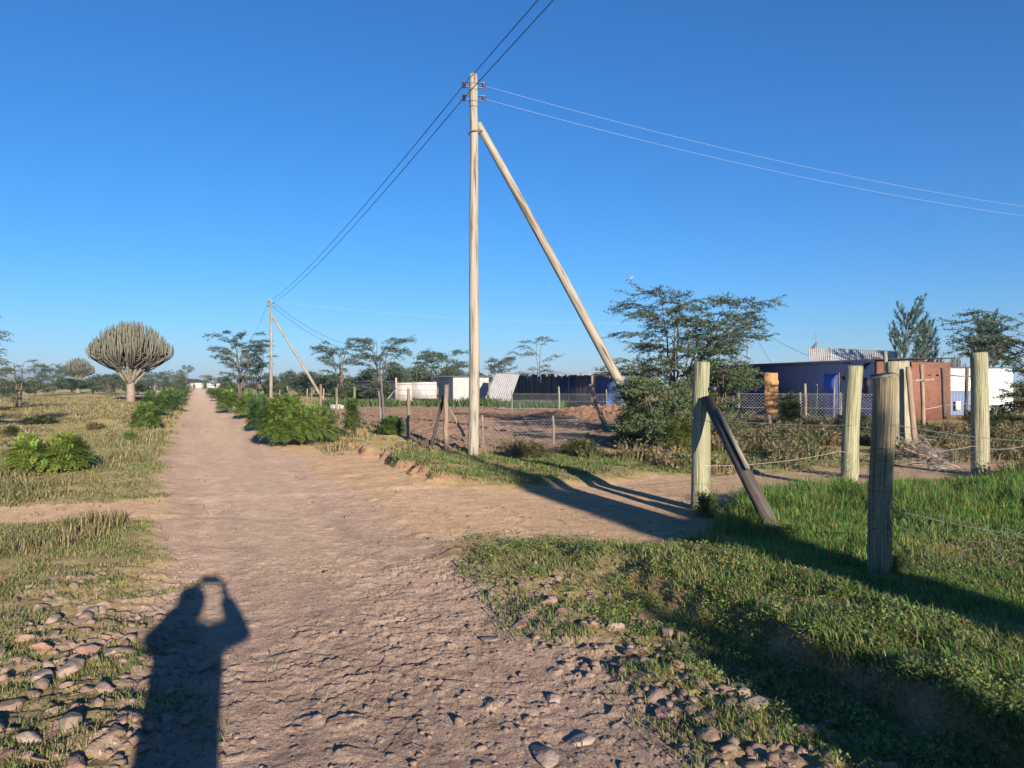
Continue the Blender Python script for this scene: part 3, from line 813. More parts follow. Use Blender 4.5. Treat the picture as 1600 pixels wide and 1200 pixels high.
def acacia(name, loc, Ht, R, label, group, seed, nst=4, low=.12, dens=1.0, leaf=.07, col=(.055, .085, .042), lean=(0, 0), trunk_r=.10, flat=.10, rise=.36, spread_stem=.5, top_flat=.5, leafw=.34, cat='tree'):
    """multi stemmed thorn tree: rising limbs, near-level branches in tiers, thin sprays of small leaves"""
    r = np.random.default_rng(seed)
    root = thing(name, loc, label, cat, group)
    O = np.asarray(loc, float)
    tb = MB(); lb = MB(); cb = MB()
    LP = []; 
    bark = (.17, .13, .10)
    limbs = []
    for s in range(nst):
        a = 2 * PI * (s + .6 * r.random()) / nst
        out = R * spread_stem * (.35 + .65 * r.random()) if nst > 1 else R * .1
        top = np.array([out * math.cos(a) + lean[0], out * math.sin(a) + lean[1], Ht * (.78 + .22 * r.random())])
        if s == 0: top[2] = Ht * .97
        p0 = np.array([.12 * math.cos(a), .12 * math.sin(a), -.1]) * (nst > 1)
        mid = np.array([top[0] * .35, top[1] * .35, top[2] * .5]) + r.standard_normal(3) * .06 * R
        path = bez(p0, mid, top, 9)
        path[1:-1] += r.standard_normal((7, 3)) * .012 * Ht * np.array([1, 1, .3])
        rad = np.linspace(trunk_r, trunk_r * .16, 9) * (1 if nst == 1 else .8)
        tb.tube(path + O, rad, 6, bark)
        limbs.append((path, rad))
    ntier = int(7.5 * dens + 3)
    for path, rad in limbs:
        for k in range(ntier):
            t = low + (1 - low) * (k + r.random()) / ntier
            i = min(int(t * 8), 7); f = t * 8 - i
            st = path[i] * (1 - f) + path[i + 1] * f
            zrel = st[2] / Ht
            # crown profile: widest at about two thirds, pulled out flat at the top
            prof = (.45 + .75 * math.sin(min(1, zrel * 1.15) * PI * .55)) * (1 if zrel < .8 else 1 - (1 - top_flat) * (zrel - .8) / .2)
            Lb = R * prof * (.55 + .6 * r.random())
            a = r.random() * 2 * PI
            # grow outwards rather than through the tree
            o2 = math.atan2(st[1] - lean[1] * zrel, st[0] - lean[0] * zrel)
            if np.hypot(st[0], st[1]) > .2 * R: a = o2 + (r.random() - .5) * 3.2
            Lb = min(Lb, max(.25 * R, R * 1.08 - np.hypot(st[0] - lean[0] * zrel, st[1] - lean[1] * zrel) * math.cos(a - o2)))
            dr = np.array([math.cos(a), math.sin(a), 0])
            up = rise * (1.25 - .45 * zrel) * (.1 + 1.7 * r.random())
            e = st + dr * Lb + np.array([0, 0, Lb * (up * .95 - .08)])
            e[2] = min(e[2], Ht * (1.02 - .06 * r.random()))
            m = st + dr * Lb * .5 + np.array([0, 0, Lb * (up * .85 + .10)])
            br = bez(st, m, e, 7)
            br[1:-1] += r.standard_normal((5, 3)) * .02 * Lb
            tb.tube(br + O, np.linspace(max(rad[i] * .42, .008), .006 + .001 * Ht, 7), 4, bark)
            # twigs in a near-level fan
            ntw = int((7 + 5 * Lb / R) * (.6 + .4 * dens))
            for q in range(ntw):
                u = .18 + .82 * (q + r.random()) / ntw
                ii = min(int(u * 6), 5); ff = u * 6 - ii
                p = br[ii] * (1 - ff) + br[ii + 1] * ff
                ta = a + (1 if q % 2 else -1) * (.35 + .8 * r.random()) * (1.1 - .6 * u)
                Lt = Lb * (.16 + .26 * r.random()) * (1.15 - .5 * u) + .1
                td = np.array([math.cos(ta), math.sin(ta), .26 * r.standard_normal() + .06])
                pe = p + td * Lt; pe[2] -= .14 * Lt
                tb.tube(np.stack([p, pe]) + O, [.006 + .0008 * Ht, .003 + .0005 * Ht], 3, bark, False)
                nlf = max(5, int(Lt / leaf * 6.2 * dens))
                w = r.random((nlf, 1))
                c0 = p * (1 - w) + pe * w
                c0 = c0 + r.standard_normal((nlf, 3)) * np.array([leaf * .6, leaf * .6, leaf * .38])
                LP.append(c0)
    P = np.vstack(LP); n = len(P); TOP[root.name] = P[np.argmax(P[:, 2])] + O
    D = r.standard_normal((n, 3)); D[:, 2] *= .6; D /= np.linalg.norm(D, axis=1)[:, None]
    up = np.array([0, 0, 1.])[None] + .75 * r.standard_normal((n, 3))
    S = np.cross(D, up); S /= np.linalg.norm(S, axis=1)[:, None]
    L = leaf * (.7 + .7 * r.random(n))
    c = np.clip(1.45 * np.asarray(col)[None] * (1 + .4 * (r.random((n, 1)) * 2 - 1)) * np.hstack([1 + .4 * (r.random((n, 1)) - .5), np.ones((n, 1)), np.ones((n, 1))]), .005, 1)
    lb.leaves(P + O - D * (L * .5)[:, None], D, S, L, L * leafw, c)
    tb.build('trunk', M_BARK, root, smooth=True)
    lb.build('crown', M_LEAF, root)
    return root

BLU = (.055, .088, .055)
G_T = 'thorn trees'
def tree_at(px, top, Y, wpx, label, seed, group=G_T, **k):
    X = gx(px, Y); z0 = gz(X, Y) if Y < 200 else 0
    Ht = gh(top, Y) - z0; R = wpx / F * Y / 2
    leaf = k.pop('leaf', max(.07, .0022 * Y))
    return acacia('thorn_tree', (X, Y, z0), Ht, R, label, group, seed, leaf=leaf, **k)

# the big one right of the utility pole brace
BIG = acacia('thorn_tree', (4.9, 23.2, gz(4.9, 23.2)), 4.2, 2.1, 'broad multi stemmed thorn tree behind the nearest pale post, with flat dark sprays', G_T, 5, nst=10, low=.08, dens=1.0, leaf=.075, col=(.066, .098, .05), trunk_r=.075, spread_stem=.75, lean=(.8, 0))
acacia('thorn_tree', (6.1, 22.4, gz(6.1, 22.4)), 2.3, 0.95, 'low spreading thorn tree half hidden by the nearest pale post', G_T, 6, nst=4, low=.08, dens=1.0, leaf=.075, col=(.075, .115, .052), trunk_r=.05, spread_stem=.6)
acacia('thorn_tree', (3.55, 18.7, gz(3.55, 18.7)), 1.75, .85, 'short thorn bush round the foot of the brace pole', G_T, 7, nst=5, low=.05, dens=1.0, leaf=.075, col=(.085, .125, .052), trunk_r=.045, spread_stem=.6)
acacia('thorn_tree', (14.5, 20.6, gz(14.5, 20.6)), 3.7, 2.0, 'dark layered thorn tree at the right picture edge behind the rightmost post', G_T, 8, nst=5, low=.10, dens=1.1, leaf=.075, col=(.055, .088, .045), trunk_r=.07, spread_stem=.5)
# left edge, mostly out of the picture
acacia('thorn_tree', (-19.2, 25.0, gz(-19.2, 25)), 3.9, 2.2, 'thorn tree at the left picture edge whose upper sprays reach into view', G_T, 9, nst=5, low=.35, dens=.9, leaf=.08, col=(.06, .092, .05), trunk_r=.09, spread_stem=.5)
tree_at(30, 562, 52, 70, 'small open thorn tree near the left picture edge before the hills', 10, nst=3, col=(.075, .11, .055), dens=.7, low=.1)
tree_at(-30, 577, 46, 80, 'low dull thorn tree cut off by the left picture edge', 11, nst=4, col=(.075, .10, .05), dens=.8, low=.05)
# right of the road
tree_at(375, 520, 80, 82, 'tall layered thorn tree left of the second utility pole', 12, nst=4, col=BLU, dens=1.15, low=.06, trunk_r=.15, spread_stem=.45, top_flat=.35)
tree_at(404, 548, 86, 44, 'dark narrow thorn tree close behind the second utility pole', 13, nst=3, col=BLU, dens=.9, low=.1)
tree_at(534, 533, 78, 80, 'wide thorn tree with drooping sprays, left of a pair behind the plot', 14, nst=4, col=BLU, dens=.9, low=.12, trunk_r=.14)
tree_at(592, 526, 80, 96, 'taller thorn tree of the pair behind the plot, above white gate', 15, nst=4, col=BLU, dens=1.0, low=.1, trunk_r=.16)
tree_at(690, 546, 92, 78, 'flat topped dark thorn tree behind the sheet iron shed', 16, nst=4, col=(.045, .085, .042), dens=1.0, low=.15, top_flat=.9)
tree_at(783, 553, 84, 66, 'low grey green thorn tree right behind the utility pole', 17, nst=4, col=(.065, .085, .06), dens=.7, low=.1)
tree_at(841, 523, 62, 64, 'airy thorn tree rising behind the dark stake shed', 18, nst=2, col=(.06, .10, .07), dens=.62, low=.3, trunk_r=.09, spread_stem=.3)
tree_at(950, 568, 70, 40, 'small thorn tree behind the right end of the stake shed', 19, nst=3, col=BLU, dens=.6, low=.2)

# ------------------------------------------------------------------ rounder far trees and hedges, copied from a few kinds
def round_tree(name, Ht, R, seed, col, leaf, n, label, group, tr=.12, squash=1.0):
    r = np.random.default_rng(seed)
    root = thing(name, (0, 0, 0), label, 'tree', group)
    tb = MB(); lb = MB()
    nl = 22
    cen = []
    tb.tube([(0, 0, -.2), (.04, .02, Ht * .3), (.08, -.04, Ht * .62)], [tr * 1.2, tr, tr * .5], 6, (.16, .125, .095))
    for i in range(nl):
        a = r.random() * 2 * PI; q = math.sqrt(r.random()); zz = Ht * (.22 + .66 * r.random() * (1 - .25 * q))
        c = np.array([R * .75 * q * math.cos(a), R * .75 * q * math.sin(a), zz]); cen.append(c)
        tb.tube([(0.05, 0, Ht * (.12 + .3 * r.random())), c * [.5, .5, .85], c], [tr * .4, tr * .25, tr * .08], 4, (.16, .125, .095), False)
    cen = np.array(cen); k = r.integers(0, nl, n)
    g = r.standard_normal((n, 3)); g /= np.linalg.norm(g, axis=1)[:, None]
    rad = (r.random((n, 1)) ** .4) * (.20 + .16 * r.random(nl))[k][:, None]
    P = cen[k] + g * rad * np.array([R * 1.15, R * 1.15, Ht * .42 * squash])
    P[:, 2] = np.clip(P[:, 2], .05, None)
    D = r.standard_normal((n, 3)); D /= np.linalg.norm(D, axis=1)[:, None]
    S = np.cross(D, r.standard_normal((n, 3))); S /= np.linalg.norm(S, axis=1)[:, None]
    L = leaf * (.7 + .7 * r.random(n))
    c = np.clip(np.asarray(col)[None] * (1 + .4 * (r.random((n, 1)) * 2 - 1)), .005, 1)
    lb.leaves(P, D, S, L, L * .5, c)
    tb.build('trunk', M_BARK, root, smooth=True); lb.build('crown', M_LEAF, root)
    return root

G_L = 'trees beyond the dry field'; G_R = 'trees beyond the ploughed plot'
# prototypes are placed as the first tree of their kind
protoA = acacia('thorn_tree', (0, 0, 0), 4.0, 3.6, 'x', G_L, 41, nst=5, low=.10, dens=.75, leaf=.22, col=(.06, .085, .05), trunk_r=.12, spread_stem=.55, top_flat=.8)
protoB = round_tree('bushy_tree', 4.0, 2.6, 42, (.075, .105, .05), .24, 5200, 'x', G_L)
protoC = round_tree('bushy_tree', 4.0, 2.2, 43, (.085, .115, .07), .20, 5200, 'x', G_R, squash=1.2)
protoD = acacia('thorn_tree', (0, 0, 0), 4.0, 1.5, 'x', G_L, 44, nst=2, low=.1, dens=.8, leaf=.2, col=(.045, .075, .05), trunk_r=.1, spread_stem=.2, top_flat=.3)
USED = set()
def far_tree(proto, base_h, base_r, px, top, Y, wpx, label, group):
    X = gx(px, Y); Ht = gh(top - (2.5 if proto in (protoB, protoC) else 0), Y); R = wpx / F * Y / 2 * (1.18 if proto in (protoB, protoC) else 1.05)
    sc = (R / base_r, R / base_r, Ht / base_h)
    rz = random.Random(int(px * 7 + top)).random() * 6.28
    if proto.name not in USED:
        USED.add(proto.name)
        proto.location = (X, Y, 0); proto.rotation_euler = (0, 0, rz); proto.scale = sc
        proto['label'] = label; proto['group'] = group
    else:
        dup(proto, (X, Y, 0), rz, sc, label, group)
A = (protoA, 4.0, 3.6); B_ = (protoB, 4.0, 2.6); Cc = (protoC, 4.0, 2.2); Dd = (protoD, 4.0, 1.5)
for pr, px, top, Y, w, label, g in [
    (A, 82, 574, 118, 56, 'dark flat topped thorn tree just left of the smaller candelabra tree', G_L),
    (B_, 55, 592, 105, 44, 'pale green bushy tree left of the white wall far off', G_L),
    (B_, 5, 588, 88, 50, 'dull bushy tree at the left edge of the far tree line', G_L),
    (B_, 145, 586, 128, 60, 'bushy green tree right behind the smaller candelabra tree', G_L),
    (B_, 178, 582, 122, 56, 'rounded green tree between the two candelabra trees', G_L),
    (A, 170, 588, 105, 46, 'low thorn tree in front of the rounded tree between the candelabra trees', G_L),
    (A, 238, 583, 112, 60, 'wide dark thorn tree right of the big candelabra trunk', G_L),
    (A, 262, 586, 104, 50, 'thorn tree in front of the small pale candelabra tree', G_L),
    (B_, 215, 592, 120, 46, 'bushy tree seen behind the big candelabra trunk', G_L),
    (Dd, 290, 571, 165, 22, 'narrow dark tree left of the far end of the road', G_L),
    (B_, 275, 592, 150, 30, 'low bushy tree at the foot of the narrow dark tree', G_L),
    (B_, 308, 592, 380, 34, 'far tree behind the cream wall at the road end', G_L),
    (A, 338, 589, 300, 46, 'far thorn tree behind the row of thin poles', G_L),
    (B_, 112, 590, 150, 50, 'far bushy tree behind the smaller candelabra trunk', G_L),
    (B_, -40, 590, 100, 60, 'bushy tree just outside the left picture edge', G_L),
    (B_, 362, 596, 105, 40, 'low bush tree at the foot of the tall layered thorn tree', G_R),
    (Cc, 440, 574, 96, 44, 'grey green feathery tree right of the second utility pole', G_R),
    (Cc, 470, 577, 92, 46, 'soft grey green tree behind the brace of the second pole', G_R),
    (Cc, 500, 576, 98, 44, 'soft rounded tree left of the pair of thorn trees', G_R),
    (B_, 425, 590, 88, 36, 'dark bushy tree at the foot of the second utility pole', G_R),
    (B_, 520, 582, 90, 50, 'bushy tree below the wide thorn tree', G_R),
    (Cc, 560, 574, 82, 50, 'olive tree in front of the pair of thorn trees', G_R),
    (Cc, 622, 566, 84, 52, 'grey green bushy tree right of the taller thorn tree', G_R),
    (Cc, 655, 562, 88, 56, 'pale olive bushy tree behind the white gate', G_R),
    (Cc, 705, 566, 86, 60, 'olive bushy tree behind the sheet iron shed', G_R),
    (B_, 745, 574, 90, 44, 'dark bushy tree seen on both sides of the utility pole', G_R),
    (B_, 800, 580, 100, 50, 'bushy tree behind the leaning iron sheets', G_R),
    (B_, 905, 584, 110, 70, 'low bushy tree line member behind the stake shed', G_R),
    (B_, 1530, 572, 60, 60, 'dark bushy tree behind the white sheet iron house', G_R),
    (B_, 1465, 566, 66, 60, 'dark low tree behind the red mud end wall', G_R),
    (B_, 590, 592, 72, 60, 'dark bushes under the taller thorn tree', G_R),
    (B_, 540, 598, 74, 50, 'low bushes beyond the far corner of the plot', G_R)]:
    far_tree(*pr, px, top, Y, w, label, g)

# ------------------------------------------------------------------ candelabra trees
def candelabra(px, top, base_y, wpx, label, seed, ntip=230, Y=None, trunk_f=.30):
    r = np.random.default_rng(seed)
    Y = Y or F * H / (base_y - 600.0)
    X = gx(px, Y); Ht = gh(top, Y); R = wpx / F * Y / 2
    root = thing('candelabra_tree', (X, Y, 0), label, 'cactus tree', 'candelabra trees')
    O = np.array([X, Y, 0.])
    tb = MB(); cb = MB()
    zt = Ht * trunk_f; tr = .052 * Ht
    tb.tube(np.array([(0, 0, -.2), (.02, 0, zt * .35), (.0, 0, zt * .75), (0, 0, zt * 1.05)]) + O, [tr * 1.15, tr * .92, tr * .9, tr * .55], 10, (.30, .225, .17))
    # main limbs, then tips fed by the nearest limb
    nm = 17
    main = []
    for i in range(nm):
        a = i * 2.399963; q = .12 + .88 * math.sqrt((i + .5) / nm)
        e = np.array([R * .62 * q * math.cos(a), R * .62 * q * math.sin(a), zt + (Ht - zt) * (.44 - .13 * q)])
        p0 = np.array([tr * .5 * math.cos(a), tr * .5 * math.sin(a), zt * (.72 + .28 * r.random())])
        m = np.array([e[0] * .55, e[1] * .55, p0[2] + (e[2] - p0[2]) * .42])
        path = bez(p0, m, e, 7); main.append(path)
        lr = np.linspace(.028, .013, 7) * Ht
        cols = np.linspace(0, 1, 7)[:, None] * np.array([[.155, .165, .11]]) + (1 - np.linspace(0, 1, 7)[:, None]) * np.array([[.27, .215, .165]])
        tb.tube(path + O, lr, 6, cols)
    tips = np.zeros((0, 2)); tries = 0; mind = R * 1.62 / math.sqrt(ntip)
    while len(tips) < ntip and tries < 25000:
        tries += 1
        a = r.random() * 2 * PI; q = math.sqrt(r.random()) * R
        p = np.array([q * math.cos(a), q * math.sin(a)])
        if len(tips) == 0 or np.min(np.hypot(tips[:, 0] - p[0], tips[:, 1] - p[1])) > mind: tips = np.vstack([tips, p])
    E = np.array([m[-1] for m in main])
    for p in tips:
        q = np.hypot(*p) / R
        zt_ = Ht * (1 - .30 * q ** 2.2) * (.90 + .10 * r.random())
        j = int(np.argmin(np.hypot(E[:, 0] - p[0], E[:, 1] - p[1]) + .12 * R * r.random(nm)))
        path = main[j]; k = 3 + int(r.integers(0, 4)); s0 = path[k]
        p = p + r.standard_normal(2) * .03 * R
        e = np.array([p[0], p[1], zt_])
        vert = Ht * (.07 + .06 * r.random())
        kn = np.array([p[0] * .99, p[1] * .99, max(zt_ - vert, s0[2] + .05 * Ht)])
        m1 = np.array([(s0[0] + p[0] * 2) / 3, (s0[1] + p[1] * 2) / 3, s0[2] + (kn[2] - s0[2]) * .38])
        pts = np.vstack([bez(s0, m1, kn, 5), [e * .25 + kn * .75], [e * .75 + kn * .25], [e]])
        w = (.0046 + .0024 * r.random()) * Ht
        f = np.linspace(0, 1, len(pts))[:, None]; t = .8 + .4 * r.random()
        cols = (np.array([[.18, .155, .125]]) * (1 - f) + np.array([[.165, .17, .12]]) * f) * t
        cb.tube(pts + O, np.array([.9, .95, 1, 1, 1, 1.05, 1.0, .45]) * w, 5, cols)
    tb.build('trunk', M_EUPH, root, smooth=True); cb.build('crown', M_EUPH, root)
    return root
candelabra(204, 499, 629, 119, 'big candelabra tree with pale thick trunk left of the road', 1, 820)
candelabra(122, 557, 614, 48, 'smaller candelabra tree standing farther back in the dry field', 2, 400, trunk_f=.36)
candelabra(283, 580, 607, 17, 'tiny pale candelabra tree far off beside the narrow dark tree', 3, 70, Y=170)
candelabra(1492, 552, 607, 27, 'small round candelabra tree behind the white sheet iron house', 4, 80, Y=62)

# ------------------------------------------------------------------ wispy casuarina trees
def casuarina(px, top, Y, wpx, label, seed, wind=.5):
    r = np.random.default_rng(seed)
    X = gx(px, Y); Ht = gh(top, Y); R = wpx / F * Y / 2
    root = thing('casuarina_tree', (X, Y, 0), label, 'tree', 'wispy casuarina trees')
    O = np.array([X, Y, 0.]); tb = MB(); lb = MB()
    path = bez(np.array([0, 0, -.1]), np.array([0, 0, Ht * .5]), np.array([wind * R * .45, 0, Ht * .9]), 10)
    tb.tube(path + O, np.linspace(.1, .015, 10), 6, (.17, .14, .11))
    Ps = []; Ds = []; Ls = []
    for k in range(56):
        t = .18 + .8 * (k + r.random()) / 56
        i = min(int(t * 9), 8); st = path[i] * (1 - (t * 9 - i)) + path[i + 1] * (t * 9 - i)
        a = r.random() * 2 * PI
        Lb = R * (1.15 - .75 * t) * (.6 + .6 * r.random()) + .25
        d = np.array([math.cos(a) * .75 + wind * .35, math.sin(a) * .75, 0])
        e = st + d * Lb + np.array([0, 0, Lb * (.75 + .5 * r.random())])
        m = st + d * Lb * .75 + np.array([0, 0, Lb * .25])
        br = bez(st, m, e, 7)
        tb.tube(br + O, np.linspace(.022, .006, 7), 4, (.17, .14, .11), False)
        nn = 62
        u = .1 + .9 * r.random(nn); ii = np.minimum((u * 6).astype(int), 5); ff = (u * 6 - ii)[:, None]
        p = br[ii] * (1 - ff) + br[ii + 1] * ff
        T = br[ii + 1] - br[ii]; T /= np.linalg.norm(T, axis=1)[:, None]
        D = T * .9 + r.standard_normal((nn, 3)) * .35 + np.array([wind * .35, 0, .1]); D /= np.linalg.norm(D, axis=1)[:, None]
        Ps.append(p); Ds.append(D); Ls.append(.18 + .24 * r.random(nn))
    P = np.vstack(Ps); D = np.vstack(Ds); L = np.concatenate(Ls); n = len(P)
    S = np.cross(D, r.standard_normal((n, 3))); S /= np.linalg.norm(S, axis=1)[:, None]
    c = np.clip(np.array([[.075, .12, .085]]) * (1 + .35 * (r.random((n, 1)) * 2 - 1)), .01, 1)
    lb.leaves(P + O, D, S, L, np.full(n, .028 + .0004 * Y), c)
    tb.build('trunk', M_BARK, root, smooth=True); lb.build('crown', M_LEAF, root)
casuarina(1410, 470, 47, 80, 'tall wispy casuarina tree swept to the right behind the red mud wall', 1)
casuarina(1536, 488, 46, 66, 'wispy casuarina tree behind the white sheet iron house', 2, .25)
casuarina(1440, 500, 49, 48, 'shorter wispy casuarina close to the right of the tall one', 3)

# bird on the thorn tree
bb = MB(); bo = TOP[BIG.name] + np.array([0, 0, .07])
bb.tube(bo + .7 * np.array([(-.10, 0, -.045), (-.06, 0, -.03), (-.02, 0, 0), (.025, 0, .025), (.05, 0, .055), (.07, 0, .07), (.085, 0, .068), (.11, 0, .062)]), [.006, .013, .027, .03, .023, .021, .014, .002], 8, (.36, .35, .34))
bb.tube(bo + .7 * np.array([(-.2, 0, -.09), (-.14, 0, -.06), (-.08, 0, -.035)]), [.012, .014, .016], 5, (.12, .11, .1))
tag(bb.build('bird', M_CLOTH, org=tuple(bo)), 'small pale bird perched on the top spray of the broad thorn tree', 'bird')
# ------------------------------------------------------------------ utility poles and wires
POLE = (.38, .335, .265)
def insulator(root, p, d, name='insulator'):
    """D shaped bracket with a reel of porcelain, pointing along d from the pole face"""
    d = np.array([d[0], d[1], 0.]); d /= np.linalg.norm(d)
    b = MB()
    for dz in (-.06, .06): b.beam(p + [0, 0, dz], p + d * .2 + [0, 0, dz], .05, .012, (d[1], -d[0], 0), (.30, .28, .30))
    b.beam(p + d * .0 + [0, 0, -.075], p + [0, 0, .075], .05, .012, (d[1], -d[0], 0), (.30, .28, .30))
    b.tube([p + d * .155 + [0, 0, -.085], p + d * .155 + [0, 0, .085]], .011, 6, (.3, .28, .3))
    o = b.build(name, M_WIRE, root)
    q = MB()
    z = np.array([-.05, -.042, -.02, 0, .02, .042, .05]); rr = [.035, .046, .046, .030, .046, .046, .035]
    q.tube(p + d * .155 + np.stack([0 * z, 0 * z, z], 1), rr, 10, (.05, .03, .085))
    k = q.build('reel', M_PORC, None, org=ORG[root.name]); k.location = (0, 0, 0); k.parent = o
    return p + d * .155

def utility_pole(x, y, ht, label, r0=.125, r1=.085, brace=None, dirs=(), bend=.03, detail=True, group='wooden utility poles', seed=0):
    z0 = gz(x, y) if math.hypot(x, y) < 200 else 0
    r = np.random.default_rng(seed)
    root = thing('utility_pole', (x, y, z0), label, 'utility pole', group)
    O = np.array([x, y, z0])
    n = 24 if detail else 6
    t = np.linspace(0, 1, n)
    P = np.stack([bend * np.sin(t * 3.1) + .012 * np.sin(t * 9), bend * .5 * np.sin(t * 4), -.15 + t * (ht + .15)], 1)
    b = MB(); b.tube(P + O, r0 + (r1 - r0) * t + (.004 * r.standard_normal(n) if detail else 0), 14 if detail else 6, POLE)
    if detail:   # roof shaped cut top
        b.tube(np.array([P[-1], P[-1] + [0, 0, .05]]) + O, [r1 * .9, r1 * .35], 10, (.30, .2, .15))
    b.build('pole_shaft', M_POLE, root, smooth=True)
    if brace:
        (bx, by), zt = brace
        e = np.array([bx, by, gz(bx, by) - .2 if math.hypot(bx, by) < 200 else 0]); d = np.array([bx - x, by - y, 0.]); d /= np.linalg.norm(d)
        s = np.array([x, y, z0 + zt]) + d * .12
        tt = np.linspace(0, 1, 16)[:, None]
        q = s * (1 - tt) + e * tt; q[:, 2] += .05 * np.sin(tt[:, 0] * PI)
        c = MB(); c.tube(q, np.linspace(.085, .13, 16), 12, POLE); 
        c.build('brace_pole', M_POLE, root, smooth=True)
        a = np.linspace(0, 2 * PI, 17); w = MB(); w.tube(np.stack([x + d[0] * .06 + .2 * np.cos(a) * .82, y + d[1] * .06 + .2 * np.sin(a) * .82, np.full(17, z0 + zt - .22) + .03 * np.cos(a)], 1), .012, 5, (.2, .17, .15), False)
        w.build('brace_strap', M_WIRE, root)
    ends = []
    if detail:
        for zz in (ht - .22, ht - .36, ht - .62, ht - .74):
            w = MB(); a = np.linspace(0, 2 * PI, 15)
            w.tube(np.stack([x + P[-2][0] + (r1 + .012) * np.cos(a), y + P[-2][1] + (r1 + .012) * np.sin(a), np.full(15, z0 + zz)], 1), .007, 4, (.25, .22, .2), False)
            w.build('binding_wire', M_WIRE, root)
    for (d, zz) in dirs:
        dd = np.array([d[0], d[1], 0.]); dd /= np.linalg.norm(dd)
        ends.append(insulator(root, np.array([x + P[-2][0], y + P[-2][1], z0 + ht - zz]) + dd * r1 * .9, d))
    return root, ends

def wire(p0, p1, sag, label, rad=.009, col=(.05, .05, .055), n=26, group='overhead wires'):
    p0 = np.asarray(p0, float); p1 = np.asarray(p1, float)
    t = np.linspace(0, 1, n)[:, None]
    P = p0 * (1 - t) + p1 * t; P[:, 2] -= sag * 4 * (t * (1 - t))[:, 0]
    b = MB(); b.tube(P, rad, 5, col)
    return tag(b.build('overhead_wire', M_CABLE, org=tuple(p0)), label, 'wire', group)

p1xy = (gx(739, 17.6), 17.6); p0xy = (13.0, -18.3); p2xy = (gx(423, 66), 66.0); p3xy = (-60.0, 165.0); p4xy = (22.0, 26.5)
toward0 = (p0xy[0] - p1xy[0], p0xy[1] - p1xy[1]); toward2 = (p2xy[0] - p1xy[0], p2xy[1] - p1xy[1]); toward4 = (p4xy[0] - p1xy[0], p4xy[1] - p1xy[1])
z1 = gz(*p1xy); h1 = gh(117, 17.6) - z1
P1, e1 = utility_pole(*p1xy, h1, 'tall pale wooden utility pole with slanting brace, nearest to the viewer', .128, .088, ((3.75, 19.6), 7.6), [((-.95, .3), .2), ((-.95, .3), .5), ((1, .12), .24), ((1, .12), .54)], seed=1)
P2, e2 = utility_pole(*p2xy, gh(470, 66), 'second utility pole with brace, beside the leafy bushes down the road', .14, .10, ((gx(508, 69), 69.0), 7.4), [((-.9, .3), .25), ((-.9, .3), .6), ((.9, .3), .35), ((.9, .3), .7)], seed=2)
P0, e0 = utility_pole(*p0xy, 9.6, 'utility pole with brace behind the viewer, casting a long shadow', .17, .13, ((14.1, -21.6), 6.9), [((-.4, .9), 1.0), ((-.4, .9), 1.3)], seed=3)
P4, e4 = utility_pole(*p4xy, 7.5, 'utility pole outside the right picture edge', .13, .09, None, [((-1, -.3), .2), ((-1, -.3), .5)], seed=4)
wire(e1[0], e0[0], .12, 'upper dark wire crossing the sky from the near pole over the viewer', .0095)
wire(e1[1], e0[1], .12, 'lower dark wire crossing the sky from the near pole over the viewer', .0095)
wire(e1[0], e2[0], .55, 'upper dark wire running from the near pole to the second pole', .011)
wire(e1[1], e2[1], .55, 'lower dark wire running from the near pole to the second pole', .011)
wire(e1[2], e4[0], .45, 'upper pale wire running from the near pole to the right', .0029, (.42, .44, .47))
wire(e1[3], e4[1], .45, 'lower pale wire running from the near pole to the right', .0029, (.42, .44, .47))
hs = np.array([gx(556, 84), 84.0, gh(541, 84)])
wire(e2[2], hs, .6, 'upper dark wire sloping from the second pole into the thorn trees', .014)
wire(e2[3], hs + [-.4, 0, -.45], .6, 'lower dark wire sloping from the second pole into the thorn trees', .014)
wire(e2[0], (p3xy[0], p3xy[1], 5.2), 1.2, 'thin wire leading on from the second pole down the road', .010)
mast = (gx(1168, 74), 74.0)
ms = MB(); mz = gh(496, 74)
ms.tube([(mast[0], mast[1], 0), (mast[0], mast[1], mz)], [.10, .07], 8, (.33, .31, .29)); ms.tube([(mast[0] - .3, mast[1], mz - .35), (mast[0] + .3, mast[1], mz - .35)], .04, 5, (.3, .28, .27))
tag(ms.build('utility_pole', M_POLE, org=(mast[0], mast[1], 0)), 'thin grey pole rising behind the dark roofed mud house', 'utility pole', 'wooden utility poles')
wire((mast[0], mast[1], mz - .3), (gx(1290, 50), 50.0, gh(566, 50)), .35, 'dark wire sloping from the thin grey pole to the bright tin roof', .014)
wire((mast[0], mast[1], mz - .4), (gx(1208, 66), 66.0, gh(572, 66)), .1, 'steep stay wire at the thin grey pole', .014)
wire(e2[2] + [0, 0, .15], (mast[0], mast[1], mz - .3), .9, 'faint pale wire from the second pole to the thin grey pole', .006, (.45, .47, .5), 40)
for px, Y, lab in ((334, 350, 'nearest'), (327.5, 420, 'second nearest'), (322.5, 500, 'middle'), (318.5, 590, 'second farthest'), (315, 690, 'farthest')):
    utility_pole(gx(px, Y), Y, 9.0, f'distant thin pole beside the road, {lab} of the far row', .42, .34, None, (), .05, False, 'distant poles by the road')

